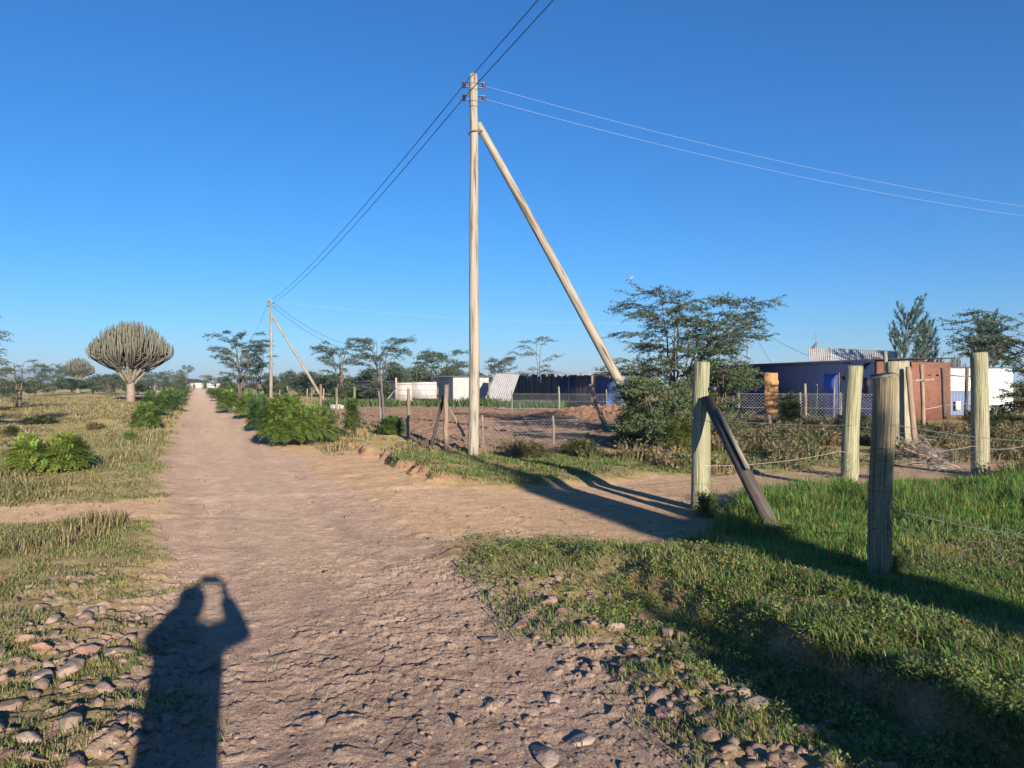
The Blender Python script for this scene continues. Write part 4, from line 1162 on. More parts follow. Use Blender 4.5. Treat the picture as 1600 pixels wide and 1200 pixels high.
# ------------------------------------------------------------------ fence posts
PALE = (.345, .33, .205)
def round_post(x, y, ht, r, lean, label, seed, col=PALE, group='thick treated fence posts', mat=None, split=False):
    z0 = gz(x, y); rs = np.random.default_rng(seed)
    n = 22; t = np.linspace(0, 1, n)
    P = np.stack([x + lean[0] * t + .012 * np.sin(t * 5 + seed), y + lean[1] * t, z0 - .12 + t * (ht + .12)], 1)
    b = MB()
    b.tube(P, r * (1.06 - .08 * t) * (1 + .012 * rs.standard_normal(n)), 20, col)
    e = P[-1]
    b.tube([e, e + [0, 0, .006]], [r * .96, r * .9], 20, (.33, .27, .17))
    root = thing('fence_post', (x, y, z0), label, 'fence post', group)
    b.build('post', mat or M_TIMBER, root, smooth=False)
    for o in kids_of(root):
        for p in o.data.polygons: p.use_smooth = len(p.vertices) == 4
    return root, P
YA, YB, YC, YD = 10.6, 12.6, 6.8, 14.5
rA, PA = round_post(gx(1091, YA), YA, gh(566, YA) - gz(gx(1091, YA), YA), .112, (.055, 0), 'thick pale post with a dark leaning strut, left of the gap', 1)
rB, PB = round_post(gx(1326, YB), YB, gh(572, YB) - gz(gx(1326, YB), YB), .132, (.10, .02), 'pale greenish post tilting slightly right, behind the split nearest post', 2, (.37, .36, .215))
rC, PC = round_post(gx(1375, YC), YC, gh(590, YC) - gz(gx(1375, YC), YC), .098, (.03, 0), 'nearest post, weathered grey with dark bark streaks and slanted cut top', 3, (.27, .225, .14))
rD, PD = round_post(gx(1533, YD), YD, gh(551, YD) - gz(gx(1533, YD), YD), .145, (-.06, 0), 'rightmost pale post with a vertical split beside the dark thorn tree', 4, (.36, .34, .21))
# second thin board next to post A
b = MB(); zA = gz(gx(1091, YA), YA)
b.beam((gx(1104, YA + .05), YA - .02, zA - .1), (gx(1104, YA), YA, gh(632, YA)), .09, .05, (.8, .6, 0), (.34, .33, .2))
b.build('side_board', M_TIMBER, rA)
b = MB(); b.tube([(gx(1110, YA - .1), YA - .1, gh(607, YA)), (gx(1118, YA - .1), YA - .14, gh(608, YA))], [.03, .045], 8, (.06, .06, .07)); b.build('staple', M_WIRE, rA)
b = MB()
s0 = np.array([gx(1105, YA - .15), YA - .15, gh(622, YA - .15)]); s1 = np.array([gx(1224, 8.25), 8.25, gz(gx(1224, 8.25), 8.25) - .08])
b.beam(s0 - (s1 - s0) * .0, s1,   .145, .08, (1, .35, .5), (.115, .095, .08))
b.beam(s0 + (s1 - s0) * .12 + [.02, -.06, .05], s0 + (s1 - s0) * .55 + [.02, -.06, .05], .05, .03, (1, .3, .4), (.24, .21, .17))
tag(b.build('strut', M_OLDWOOD, org=tuple(s1)), 'dark weathered timber strut leaning against the left pale post', 'strut')
# split face strips on post D
b = MB(); b.beam(PD[0] + [.128, -.05, .1], PD[-1] + [.128, -.05, .0], .028, .05, (1, 0, 0), (.36, .34, .2)); b.build('split_strip', M_TIMBER, rD)
# slanted cut on post C
b = MB(); e = PC[-1]
b.add([e + v for v in ([-.135, -.02, -.012], [.09, -.085, .016], [.105, .05, .035], [-.09, .09, .018], [-.135, -.02, -.004], [.09, -.085, .028], [.105, .05, .047], [-.09, .09, .03])],
      [(0, 3, 2, 1), (4, 5, 6, 7), (0, 1, 5, 4), (1, 2, 6, 5), (2, 3, 7, 6), (3, 0, 4, 7)], None, (.33, .27, .19)); b.build('cut_top', M_OLDWOOD, rC)

def slab(p0, p1, w, d, side, label, col, mat, cat='timber slab', name='timber_slab', rough=.02, seed=0, group=None):
    """rough sawn slab: a beam with a wavering edge"""
    rs = np.random.default_rng(seed)
    p0 = np.asarray(p0, float); p1 = np.asarray(p1, float); z = p1 - p0; L = np.linalg.norm(z); z /= L
    x = np.asarray(side, float); x -= z * (x @ z); x /= np.linalg.norm(x); y = np.cross(z, x)
    n = 14; V = []; Q = []
    for i in range(n):
        c = p0 + z * L * i / (n - 1)
        wl = -w / 2 + rough * rs.standard_normal(); wr = w / 2 + rough * rs.standard_normal()
        if i == n - 1: c = c.copy()
        V += [c + x * wl - y * d * .5, c + x * (wl + wr) * .5 - y * d * .75, c + x * wr - y * d * .5, c + x * wr + y * d * .5, c + x * wl + y * d * .5]
        if i == n - 1: V[-5] = V[-5] + z * rough * 1.5
    for i in range(n - 1):
        for k in range(5): Q.append((i * 5 + k, i * 5 + (k + 1) % 5, (i + 1) * 5 + (k + 1) % 5, (i + 1) * 5 + k))
    m = (n - 1) * 5
    b = MB(); b.add(V, Q, [(0, 4, 3), (0, 3, 1), (1, 3, 2), (m, m + 3, m + 4), (m, m + 1, m + 3), (m + 1, m + 2, m + 3)], col)
    return tag(b.build(name, mat, org=tuple(p0)), label, cat, group)

Y = 20.5
slab((gx(1410, Y), Y, gz(gx(1410, Y), Y) - .1), (gx(1403, Y), Y, gh(565, Y)), .58, .16, (1, .1, 0), 'wide pale weathered slab standing upright behind the nearest post', (.40, .36, .25), M_TIMBER, seed=1, rough=.012)
slab((gx(1431, 20.0), 20.0, gz(gx(1431, 20), 20) - .1), (gx(1419, 20.2), 20.2, gh(573, 20)), .13, .06, (1, 0, 0), 'thin brown board leaning on the right of the wide pale slab', (.30, .22, .16), M_PLANK, 'board', 'board', seed=2, rough=.006)
slab((gx(1207, 29.0), 29.0, gh(645, 29)), (gx(1204, 29.0), 29.0, gh(583, 29)), .50, .09, (1, -.1, 0), 'orange brown split slab hanging on the wire fence before the dark wall', (.46, .24, .11), M_PLANK, seed=3, rough=.02)
slab((gx(1204, 29.3), 29.3, gz(gx(1204, 29), 29)), (gx(1197, 29.3), 29.3, gh(600, 29)), .10, .05, (1, 0, 0), 'thin grey stake behind the orange brown slab', (.33, .28, .22), M_PLANK, 'stake', 'stake', seed=4, rough=.006)

# ------------------------------------------------------------------ wire netting and strands
def strand(name, pts, rad, label, cat='wire', col=(.42, .42, .40), group=None, sag=.03, n=14):
    b = MB(); out = []
    for a, c in zip(pts[:-1], pts[1:]):
        t = np.linspace(0, 1, n)[:, None]; P = np.asarray(a) * (1 - t) + np.asarray(c) * t
        P[:, 2] -= sag * 4 * (t * (1 - t))[:, 0]; out.append(P if not out else P[1:])
    P = np.vstack(out); b.tube(P, rad, 4, col)
    return tag(b.build(name, M_WIRE, org=tuple(P[0])), label, cat, group)

def netting(b, p0, p1, zt0, zt1, zb, cell, rad, col, seed=0, sag=.05, slack=.03, skip=.0):
    """hexagon mesh between two posts"""
    rs = np.random.default_rng(seed)
    p0 = np.asarray(p0, float); p1 = np.asarray(p1, float); L = np.linalg.norm(p1 - p0); d = (p1 - p0) / L; nrm = np.array([-d[1], d[0]])
    hx = cell; hy = cell * .5; nx = int(L / hx); nr = max(2, int(max(zt0 - zb, zt1 - zb) / (hy * 1.5)))
    nodes = {}
    def pt(i, j):
        if (i, j) in nodes: return nodes[(i, j)]
        s = min(max(i * hx / 2 / L, 0), 1)
        top = zt0 * (1 - s) + zt1 * s - sag * 4 * s * (1 - s)
        row = j // 2; f = (row + (.28 if j % 2 == 0 else .72)) / nr
        zz = zb + (top - zb) * min(f, 1)
        q = p0 + d * L * s + nrm * slack * rs.standard_normal()
        nodes[(i, j)] = np.array([q[0], q[1], zz + .012 * rs.standard_normal()]) + np.array([d[0], d[1], 0]) * .012 * rs.standard_normal()
        return nodes[(i, j)]
    seg = []
    for row in range(nr):
        for i in range(2 * nx):
            # zigzag strand
            up = (i + row) % 2
            seg.append((pt(i, row * 2 + up), pt(i + 1, row * 2 + 1 - up)))
            if row < nr - 1 and up: seg.append((pt(i, row * 2 + 1), pt(i, row * 2 + 2)))
    for a, c in seg:
        if rs.random() < skip: continue
        b.tube([a, c], rad, 3, col, False)

DW = (.22, .21, .19)
A2 = PA[0][:2]; B2 = PB[0][:2]; C2 = PC[0][:2]; D2 = PD[0][:2]; E2 = np.array([6.9, 7.3])
b = MB(); netting(b, A2 + [.1, -.12], B2 + [0, -.14], gh(727, YA), gh(706, YB), .12, .15, .0024, DW, 1)
tag(b.build('wire_netting', M_WIRE, org=(A2[0], A2[1], 0)), 'sagging hexagonal wire netting from strutted post to tilted pale post', 'wire netting', 'wire netting between the thick posts')
b = MB(); netting(b, C2 + [.05, -.11], E2, gh(785, YC), gh(838, 7.3), .05, .13, .002, DW, 2, .1, .05)
tag(b.build('wire_netting', M_WIRE, org=(C2[0], C2[1], 0)), 'slack wire netting in tall grass right of the nearest post', 'wire netting', 'wire netting between the thick posts')
b = MB(); netting(b, B2 + [0, -.14], D2 + [0, -.16], gh(702, YB), gh(700, YD), .12, .15, .0024, DW, 3)
tag(b.build('wire_netting', M_WIRE, org=(B2[0], B2[1], 0)), 'wire netting between tilted pale post and rightmost post', 'wire netting', 'wire netting between the thick posts')
b = MB()
a = np.linspace(-.6, 3.6, 9); rs = np.random.default_rng(55)
for k in range(16):
    zz = .3 + k * .06 + gz(*C2) + .012 * rs.standard_normal()
    P = np.stack([C2[0] + .104 * np.cos(-a), C2[1] + .104 * np.sin(-a), zz + (.035 if k % 2 else -.0) * np.where(np.arange(9) % 2, 1, -1) * (.5 + rs.random(9)) + .008 * rs.standard_normal(9)], 1)
    b.tube(P, .0022, 3, (.05, .045, .04), False)
tag(b.build('wire_netting', M_WIRE, org=(C2[0], C2[1], 0)), 'rusty netting wrapped round the nearest post', 'wire netting', 'wire netting between the thick posts')
PT = lambda px, py, Y: np.array([gx(px, Y), Y, gh(py, Y)])
strand('fence_wire', [PT(1078, 651, YA - .12), PT(1120, 656, YA - .1), PT(1328, 664, YB - .14), PT(1540, 690, YD)], .0035, 'dark barbed strand high on the thick pale posts', col=DW)
strand('fence_wire', [PT(1100, 728, YA - .12), PT(1312, 705, YB - .14), PT(1395, 703, YB + .6), PT(1520, 697, YD - .15), PT(1600, 697, YD + .5)], .0045, 'pale slack wire sagging between strutted post and rightmost post', col=(.5, .48, .42), sag=.06)
strand('fence_wire', [PT(1358, 661, YC - .1), PT(1394, 663, YC - .1), PT(1700, 690, 7.4)], .0028, 'thin wire tied round the nearest post', col=DW, sag=.05)
strand('fence_wire', [PT(1392, 795, YC - .1), PT(1640, 838, 7.3)], .003, 'low wire in the grass right of the nearest post', col=DW, sag=.04)

# dead thorn branch
b = MB(); rs = np.random.default_rng(77)
c0 = np.array([gx(1482, 12.9), 12.9, gz(gx(1482, 12.9), 12.9) + .32])
def twig(p, d, L, rad, dep):
    e = p + d * L; mid = (p + e) / 2 + rs.standard_normal(3) * .06 * L
    g = .26 + .16 * rs.random(); b.tube(bez(p, mid, e, 4), [rad, rad * .8, rad * .65, rad * .45], 4, (g, g * .86, g * .74), False)
    if dep:
        for k in range(5 if dep > 1 else 7):
            t = .2 + .8 * rs.random(); nd = d * .5 + rs.standard_normal(3) * .65; nd[2] = nd[2] * .6 + .05; nd /= np.linalg.norm(nd)
            twig(p + d * L * t, nd, L * (.35 + .3 * rs.random()), rad * .55, dep - 1)
root_dir = np.array([-.62, -.05, .30]); root_dir /= np.linalg.norm(root_dir)
for k in range(5):
    dd = root_dir + rs.standard_normal(3) * .28; dd[2] = abs(dd[2]) * .8; dd /= np.linalg.norm(dd)
    twig(c0 + [.15 * k - .3, .05 * k, -.05], dd, .55 + .2 * rs.random(), .017, 3)
b.tube([c0 + [-.1, -.05, .05], PT(1412, 700, 12.6)], [.025, .015], 5, (.34, .19, .12))
tag(b.build('dead_thorn_branch', M_BARK, org=tuple(c0)), 'dry grey thorn branch lying in the gap left of the rightmost post', 'dead branch')

# ------------------------------------------------------------------ plot fence along the road and far fences
def stake(px, top, base, w, label, seed, col=(.26, .225, .175), px_top=None, group='thin stakes of the plot fence', Y=None):
    Y = Y or F * H / (base - 600.0)
    x = gx(px, Y); xt = gx(px_top if px_top else px, Y); z0 = gz(x, Y)
    rs = np.random.default_rng(seed); t = np.linspace(0, 1, 9)
    zt = gh(top, Y)
    P = np.stack([x + (xt - x) * t + .01 * rs.standard_normal(9), np.full(9, Y), z0 - .08 + (zt - z0 + .08) * t], 1)
    b = MB(); b.tube(P, np.linspace(1.08, .92, 9) * w / F * Y / 2, 7, np.asarray(col))
    return tag(b.build('fence_stake', M_OLDWOOD, org=(x, Y, z0)), label, 'fence stake', group)
stake(697, 601, 712, 8.5, 'thick brown stake next to the utility pole, with two struts', 1, (.33, .24, .18))
stake(638, 607, 694, 5, 'slim grey stake right of the low dark leafed plant', 2)
stake(601, 594, 670, 4.5, 'dark thin stake leaning left above the low plant', 3, (.13, .12, .11), 596)
stake(554, 604, 657, 4.5, 'greenish stake wrapped in weeds near the largest bush', 4, (.19, .21, .12))
stake(526, 606, 648, 4, 'grey stake standing in front of the concrete block', 5)
stake(501, 600, 640, 4.5, 'brown stake touching the foot of the second brace pole', 6, (.26, .17, .12))
stake(505.5, 607, 636, 2.5, 'thin pale stake right of the second brace pole', 7, (.34, .3, .24))
stake(480, 607, 630, 2.4, 'thin stake left of the second brace pole', 8)
stake(449, 603, 626, 2.2, 'pale thin stake above the left part of the largest bush', 9, (.36, .34, .28))
stake(437, 608, 624, 2.0, 'small far stake close to the second utility pole', 10)
stake(487, 608, 628, 1.8, 'short far stake behind the brace pole foot', 11)
stake(594, 591, 662, 2.4, 'thin pale stake just left of the dark leaning one', 12, (.3, .27, .22), 592, Y=34)
stake(670, 695, 701, 0, 'x', 13) if False else None
Y = 18.4
slab((gx(672, Y), Y, gz(gx(672, Y), Y) - .05), (gx(693, Y), Y + .1, gh(620, Y)), .07, .07, (1, 0, 0), 'dark curved strut leaning left against the thick brown stake', (.075, .065, .06), M_OLDWOOD, 'strut', 'strut', .012, 5)
slab((gx(726, Y), Y, gh(682, Y)), (gx(702, Y), Y, gh(637, Y)), .05, .05, (1, 0, 0), 'thin strut sloping right from the thick brown stake', (.27, .2, .15), M_OLDWOOD, 'strut', 'strut', .006, 6)
cbk = MB(); Yb = 47
cbk.box((gx(525, Yb), Yb, gh(636.5, Yb)), (.65, .3, .36), None, (.42, .40, .37)); cbk.box((gx(531, Yb) + .17, Yb - .18, gh(637, Yb)), (.22, .2, .32), None, (.46, .44, .4))
tag(cbk.build('concrete_block', M_MUD, org=(gx(525, Yb), Yb, 0)), 'grey concrete blocks lying behind the largest roadside bush', 'concrete block')

def chain_fence(p0, p1, zb, zt, cell, label, posts, rad=.004, col=(.5, .51, .5), seed=0, postcol=(.3, .24, .19), slack=.0):
    p0 = np.asarray(p0, float); p1 = np.asarray(p1, float); L = np.linalg.norm(p1 - p0); d = (p1 - p0) / L
    root = thing('chain_link_fence', (p0[0], p0[1], zb), label, 'fence')
    b = MB(); h = zt - zb; n = int((L + h) / cell)
    for k in range(-int(h / cell) - 1, n + 1):
        for sg in (1, -1):
            s0 = k * cell if sg == 1 else k * cell + h
            s1 = s0 + sg * h
            a0, a1, z0, z1 = s0, s1, zb, zt
            def clip(a0, z0, a1, z1):
                # to 0..L
                for lim, sign in ((0, 1), (L, -1)):
                    if sign * (a0 - lim) < 0 and sign * (a1 - lim) < 0: return None
                    if sign * (a0 - lim) < 0: f = (lim - a0) / (a1 - a0); a0, z0 = lim, z0 + (z1 - z0) * f
                    if sign * (a1 - lim) < 0: f = (lim - a1) / (a0 - a1); a1, z1 = lim, z1 + (z0 - z1) * f
                return a0, z0, a1, z1
            c = clip(a0, z0, a1, z1)
            if not c or abs(c[0] - c[2]) < 1e-3: continue
            q0 = p0 + d * c[0]; q1 = p0 + d * c[2]
            off = .006 * sg
            b.tube([(q0[0], q0[1] + off, c[1]), (q1[0], q1[1] + off, c[3])], rad, 3, col, False)
    b.build('wire_mesh', M_WIRE, root)
    w = MB()
    for f in (0, .52, 1):
        w.tube([(p0[0], p0[1] - .02, zb + h * f), (p1[0], p1[1] - .02, zb + h * f)], rad * 1.7, 4, col, False)
    w.build('line_wire', M_WIRE, root)
    for (s, ht, r) in posts:
        q = p0 + d * L * s; m = MB(); m.tube([(q[0], q[1] + .06, 0 - .1), (q[0] + .03, q[1] + .06, ht * .5), (q[0], q[1] + .06, ht)], [r, r * .95, r * .85], 7, postcol)
        m.build('post', M_OLDWOOD, root)
    return root
Yf = 32.5
chain_fence((gx(1150, Yf + 1), Yf + 1), (gx(1372, Yf - 1), Yf - 1), .04, 1.28, .14, 'silver chain link fence before the dark mud house wall', [(.02, 1.4, .05), (.47, 1.35, .05), (.505, 1.72, .06), (.24, 1.3, .04), (.75, 1.35, .045), (1, 1.6, .05)], .0038)
chain_fence((gx(778, 46), 46), (gx(1008, 43), 43), .25, 1.12, .17, 'chain link fence in front of the dark stake shed', [(.1, 1.35, .04), (.43, 1.55, .055), (.75, 1.4, .04)], .004, postcol=(.27, .3, .2))
chain_fence((gx(748, 19.4), 19.4), (gx(992, 21.5), 21.5), .05, .75, .11, 'low chain link fence along the front of the ploughed plot', [(.02, .9, .035), (.45, .85, .03), (.95, 1.0, .035)], .0021, (.36, .36, .34))
# leaning stake at the mound
stake(946, 600, 672, 8, 'leaning brown stake beside the red earth mound', 21, (.30, .22, .16), 922, Y=31, group='stakes by the mound')
# right hand rough fence before the red wall
Yr = 30.0
slab(PT(1443, 664, Yr), PT(1440, 569, Yr), .13, .09, (1, 0, 0), 'upright brown pole in front of the red mud end wall', (.36, .26, .19), M_OLDWOOD, 'fence pole', 'fence_pole', .006, 11, 'rough poles before the red wall')
slab(PT(1406, 596, Yr - .1), PT(1459, 593, Yr - .1), .08, .06, (0, 0, 1), 'short horizontal rail nailed across the upright brown pole', (.36, .27, .2), M_OLDWOOD, 'rail', 'rail', .005, 12, 'rough poles before the red wall')
slab(PT(1476, 655, Yr), PT(1473, 575, Yr), .13, .10, (1, 0, 0), 'dark upright pole at the right corner of the red mud wall', (.15, .115, .1), M_OLDWOOD, 'fence pole', 'fence_pole', .006, 13, 'rough poles before the red wall')
slab(PT(1509, 650, Yr + 1), PT(1511, 574, Yr + 1), .11, .08, (1, 0, 0), 'dark thin pole before the white sheet iron wall', (.15, .12, .1), M_OLDWOOD, 'fence pole', 'fence_pole', .006, 14, 'rough poles before the red wall')
slab(PT(1452, 586, Yr + .1), PT(1515, 588, Yr + 1), .06, .06, (0, 0, 1), 'thin rail joining the dark poles before the white wall', (.2, .16, .13), M_OLDWOOD, 'rail', 'rail', .005, 15, 'rough poles before the red wall')
slab(PT(1386, 600, 33.5), PT(1383, 549, 33.5), .13, .09, (1, 0, 0), 'grey pole standing above the wide pale slab', (.30, .27, .23), M_OLDWOOD, 'fence pole', 'fence_pole', .006, 16, 'rough poles before the red wall')
strand('fence_wire', [PT(1440, 640, Yr), PT(1476, 633, Yr), PT(1512, 630, Yr + 1), PT(1560, 624, Yr + 2)], .008, 'pale wire strung between the rough poles at the red wall', col=(.6, .58, .52), sag=.02)

# ------------------------------------------------------------------ sheds and houses
def corr(b, c00, c10, c01, c11, nw, amp, col, thick=.004):
    """corrugated sheet over four corners; ridges run from the 0 edge to the 1 edge"""
    c00, c10, c01, c11 = [np.asarray(k, float) for k in (c00, c10, c01, c11)]
    nrm = np.cross(c10 - c00, c01 - c00); nrm /= np.linalg.norm(nrm)
    n = nw * 6 + 1; u = np.linspace(0, 1, n)[:, None]; w = amp * np.sin(u * nw * 2 * PI)
    e0 = c00 * (1 - u) + c10 * u + nrm * w; e1 = c01 * (1 - u) + c11 * u + nrm * w
    V = np.vstack([e0, e1, e0 - nrm * thick, e1 - nrm * thick])
    i = np.arange(n - 1)
    q = np.vstack([np.stack([i, i + 1, n + i + 1, n + i], 1), np.stack([2 * n + i + 1, 2 * n + i, 3 * n + i, 3 * n + i + 1], 1)])
    b.add(V, q, None, col)

def wall_line(p, q, z0, z1): return [(p[0], p[1], z0), (q[0], q[1], z0), (p[0], p[1], z1), (q[0], q[1], z1)]

# sheet iron shed
root = thing('iron_shed', (-4.75, 62, 0), 'small pale sheet iron shed with blue shaded side, behind the utility pole', 'shed')
fl = np.array([-4.75, 62.0]); fr = fl + np.array([.945, .326]) * 3.0; bl = fl + np.array([-.326, .945]) * 4.9; br = bl + (fr - fl)
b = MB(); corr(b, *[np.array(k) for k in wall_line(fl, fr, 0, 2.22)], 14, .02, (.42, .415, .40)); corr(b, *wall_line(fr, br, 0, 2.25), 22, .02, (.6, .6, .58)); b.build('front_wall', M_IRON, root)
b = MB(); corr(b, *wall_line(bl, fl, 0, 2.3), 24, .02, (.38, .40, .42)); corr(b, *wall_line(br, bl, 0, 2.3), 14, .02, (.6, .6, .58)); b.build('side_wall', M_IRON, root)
b = MB(); ex = np.array([.945, .326]); ey = np.array([-.326, .945])
def R3(p, z): return (p[0], p[1], z)
corr(b, R3(bl - ex * .5 + ey * .3, 2.36), R3(fl - ex * .5 - ey * .25, 2.30), R3(br + ex * .6 + ey * .3, 2.42), R3(fr + ex * 1.4 - ey * .25, 2.34), 26, .02, (.34, .33, .33)); b.build('roof', M_IRON, root)
b = MB(); b.beam(R3((fl + fr) / 2 - ey * .03, .05), R3((fl + fr) / 2 - ey * .03, 2.1), .03, .03, (1, 0, 0), (.35, .33, .3)); b.build('door_seam', M_IRON, root)

# white gate
gx0, gx1, Yg = gx(620, 64), gx(682.5, 64), 64.0
root = thing('sheet_gate', (gx0, Yg, 0), 'whitish sheet metal gate left of the iron shed', 'gate')
gm = gx(645, 64)
b = MB(); b.box(((gx0 + gm) / 2, Yg, (gh(627, 64) + gh(598, 64)) / 2), (gm - gx0 - .02, .03, 1.55), None, (.54, .47, .43)); b.build('side_panel', M_PAINT, root)
b = MB(); zt = gh(597, 64); zb = gh(622.5, 64)
b.box(((gm + gx1) / 2, Yg + .02, (zt + zb) / 2), (gx1 - gm - .04, .03, zt - zb), None, (.56, .55, .53)); b.build('door_panel', M_PAINT, root)
b = MB()
for z in (zt - .2, zb + .25, (zt + zb) / 2 + .02): b.box(((gx0 + gx1) / 2, Yg - .03, z), (gx1 - gx0, .03, .05), None, (.42, .37, .34))
b.box((gm, Yg - .06, (zt + zb) / 2), (.08, .03, zt - zb), None, (.42, .36, .33)); b.build('rail', M_PAINT, root)
b = MB(); b.tube([(gx0 - .06, Yg, 0), (gx0 - .06, Yg, gh(590, 64))], .08, 7, (.5, .38, .3)); b.build('gate_post', M_OLDWOOD, root)
b = MB(); b.tube([(gx0 - .06, Yg - .05, gh(607, 64)), (gx(604, 62), 62, gh(626, 62))], .05, 6, (.36, .33, .28)); b.build('brace', M_OLDWOOD, root)
# dark low building under the trees left of the gate
root = thing('far_house', (gx(580, 76), 76, 0), 'dark blue low building under the pair of thorn trees', 'house')
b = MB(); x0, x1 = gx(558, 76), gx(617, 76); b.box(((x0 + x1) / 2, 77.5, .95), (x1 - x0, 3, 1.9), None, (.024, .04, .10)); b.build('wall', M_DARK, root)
b = MB(); b.box(((x0 + x1) / 2, 77.4, 1.96), (x1 - x0 + .5, 3.6, .08), None, (.05, .065, .12)); b.build('roof', M_PAINT, root)
b = MB(); b.box((gx(578, 76), 75.97, 1.15), (1.3, .03, .6), None, (.32, .38, .48)); b.build('shutter', M_PAINT, root)

# leaning iron sheets
Ys = 58.5
root = thing('iron_sheet', (gx(760, Ys), Ys, 0), 'tilted corrugated iron sheets leaning beside the sheet iron shed', 'iron sheets')
b = MB(); corr(b, PT(757, 624, Ys), PT(797, 628, Ys), PT(775, 583.5, Ys + 1.6), PT(812, 585, Ys + 1.8), 12, .03, (.36, .355, .345)); b.build('sheet', M_IRON, root)
b = MB(); b.tube([PT(764, 623, Ys - .1), PT(764, 597, Ys - .05)], .05, 6, (.27, .22, .19)); b.build('prop', M_OLDWOOD, root)

# stake shed: its long wall runs away from the viewer, so it stays in shade
w0 = np.array([gx(797, 68), 68.0]); w1 = np.array([gx(975, 48), 48.0])
root = thing('stake_shed', (w1[0], w1[1], 0), 'long dark shed walled with upright stakes and dark sheets', 'shed')
rs = np.random.default_rng(9)
dv = (w1 - w0); Lw = np.linalg.norm(dv); dv /= Lw; nv = np.array([dv[1], -dv[0]])
def on(s): return w0 + dv * Lw * s
bs = MB(); bt = MB()
for i in range(120):
    s = (i + .5) / 120 * .82
    p = on(s); Yp = p[1]; tz = gh(586 + 2.5 * rs.random(), Yp) * (1 + .03 * rs.standard_normal())
    g = rs.random(); c = (.08 + .12 * g, .065 + .085 * g, .085 + .07 * g)
    if .0 < s < .12 or .52 < s < .66: c = (.03, .05, .13)
    bs.beam(R3(p, 0), R3(p + nv * .03 * rs.standard_normal(), tz), Lw * .82 / 120 * (.75 + .3 * rs.random()), .07, (*dv, 0), c)
bs.build('stake_wall', M_PLANK, root)
for s in (.10, .28, .45, .62, .80):
    b = MB(); p = on(s) + (-nv if nv[1] > 0 else nv) * .15
    b.tube([R3(p, 0), R3(p, gh(581.5 if s == .28 else 587, p[1]))], .09, 7, (.30, .2, .15))
    b.build('upright', M_OLDWOOD, root)
b = MB(); corr(b, R3(on(.78), gh(584, on(.78)[1])), R3(on(.99), gh(583, on(.99)[1])), R3(on(.78), .1), R3(on(.99), .1), 26, .02, (.03, .06, .2)); b.build('sheet_wall', M_PAINT, root)
b = MB(); bk = (nv if nv[1] > 0 else -nv) * 4.0; fo = -bk * .1
corr(b, R3(on(-.02) + fo, gh(584, on(0)[1])), R3(on(.62) + fo, gh(583.5, on(.62)[1])), R3(on(-.02) + bk, gh(582, on(0)[1]) + .1), R3(on(.62) + bk, gh(582, on(.62)[1]) + .15), 60, .025, (.5, .5, .5)); b.build('roof', M_IRON, root)
b = MB(); corr(b, R3(on(.60) + fo, gh(585, on(.60)[1])), R3(on(.80) + fo, gh(585.5, on(.80)[1])), R3(on(.60) + bk, gh(584, on(.60)[1])), R3(on(.80) + bk, gh(584, on(.80)[1])), 20, .025, (.66, .62, .56)); b.build('roof_extension', M_IRON, root)
# blue plastic sheet at its right end
b = MB(); nn = 9; V = []; Q = []
for i in range(nn):
    for j in range(nn):
        u, v = i / (nn - 1), j / (nn - 1)
        V.append(PT(948 + 38 * u, 634 - 44 * v * (1 - .5 * abs(u - .5)), 46.5 + .25 * math.sin(7 * u + 3 * v) + .8 * v))
for i in range(nn - 1):
    for j in range(nn - 1): Q.append((i * nn + j, (i + 1) * nn + j, (i + 1) * nn + j + 1, i * nn + j + 1))
b.add(V, Q, None, (.035, .09, .26)); o = b.build('plastic_sheet', M_PAINT, org=tuple(PT(967, 634, 46.5)), smooth=True)
md = o.modifiers.new('thick', 'SOLIDIFY'); md.thickness = .01
tag(o, 'bright blue plastic sheet draped at the right end of the stake shed', 'plastic sheet')

# mud house: long wall turned from the sun, red end wall lit
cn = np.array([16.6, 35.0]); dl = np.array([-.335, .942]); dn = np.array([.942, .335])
far = cn + dl * 13.2; cr = cn + dn * 4.4; fb = far + dn * 4.4
root = thing('mud_house', R3(cn, 0), 'long low mud house with dark shaded wall and red end wall', 'house')
def wallbox(mb, p, q, z0, z1, th, col):
    c = (p + q) / 2; d = (q - p); L = np.linalg.norm(d); d = d / L
    mb.box((c[0], c[1], (z0 + z1) / 2), (L, th, z1 - z0), np.array([[d[0], d[1], 0], [-d[1], d[0], 0], [0, 0, 1]]), col)
b = MB(); wallbox(b, far, cn + dl * .1, -.1, 2.72, .2, (.023, .036, .095)); b.build('side_wall', M_DARK, root)  # mud wall's shade is put into its navy colour
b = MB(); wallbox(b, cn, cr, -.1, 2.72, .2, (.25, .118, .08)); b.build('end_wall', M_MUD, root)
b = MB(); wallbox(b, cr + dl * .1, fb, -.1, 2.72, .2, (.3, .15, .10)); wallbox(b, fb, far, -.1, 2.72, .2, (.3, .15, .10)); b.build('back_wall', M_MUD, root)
b = MB(); ov = .32
corr(b, R3(far - dn * ov + dl * .4, 2.80), R3(cn - dn * ov - dl * .25, 2.82), R3(fb + dn * .2 + dl * .4, 2.92), R3(cr + dn * .2 - dl * .25, 2.94), 70, .02, (.17, .14, .14), .02); b.build('roof', M_IRON, root)
b = MB(); fa = -dn * (ov + .01); wallbox(b, far + fa + dl * .4, cn + fa - dl * .2, 2.66, 2.80, .03, (.03, .035, .07)); b.build('fascia', M_DARK, root)
def on2(px):   # point on the side wall seen at a pixel column
    k = (px - 800) / F
    s = (k * cn[1] - cn[0]) / (dl[0] - k * dl[1]); return cn + dl * s
dA, dB = on2(1291), on2(1314); f = -dn * .13
b = MB(); wallbox(b, dA + f, dB + f, .05, 2.2, .05, (.05, .12, .5)); dr = b.build('door', M_PAINT, root)
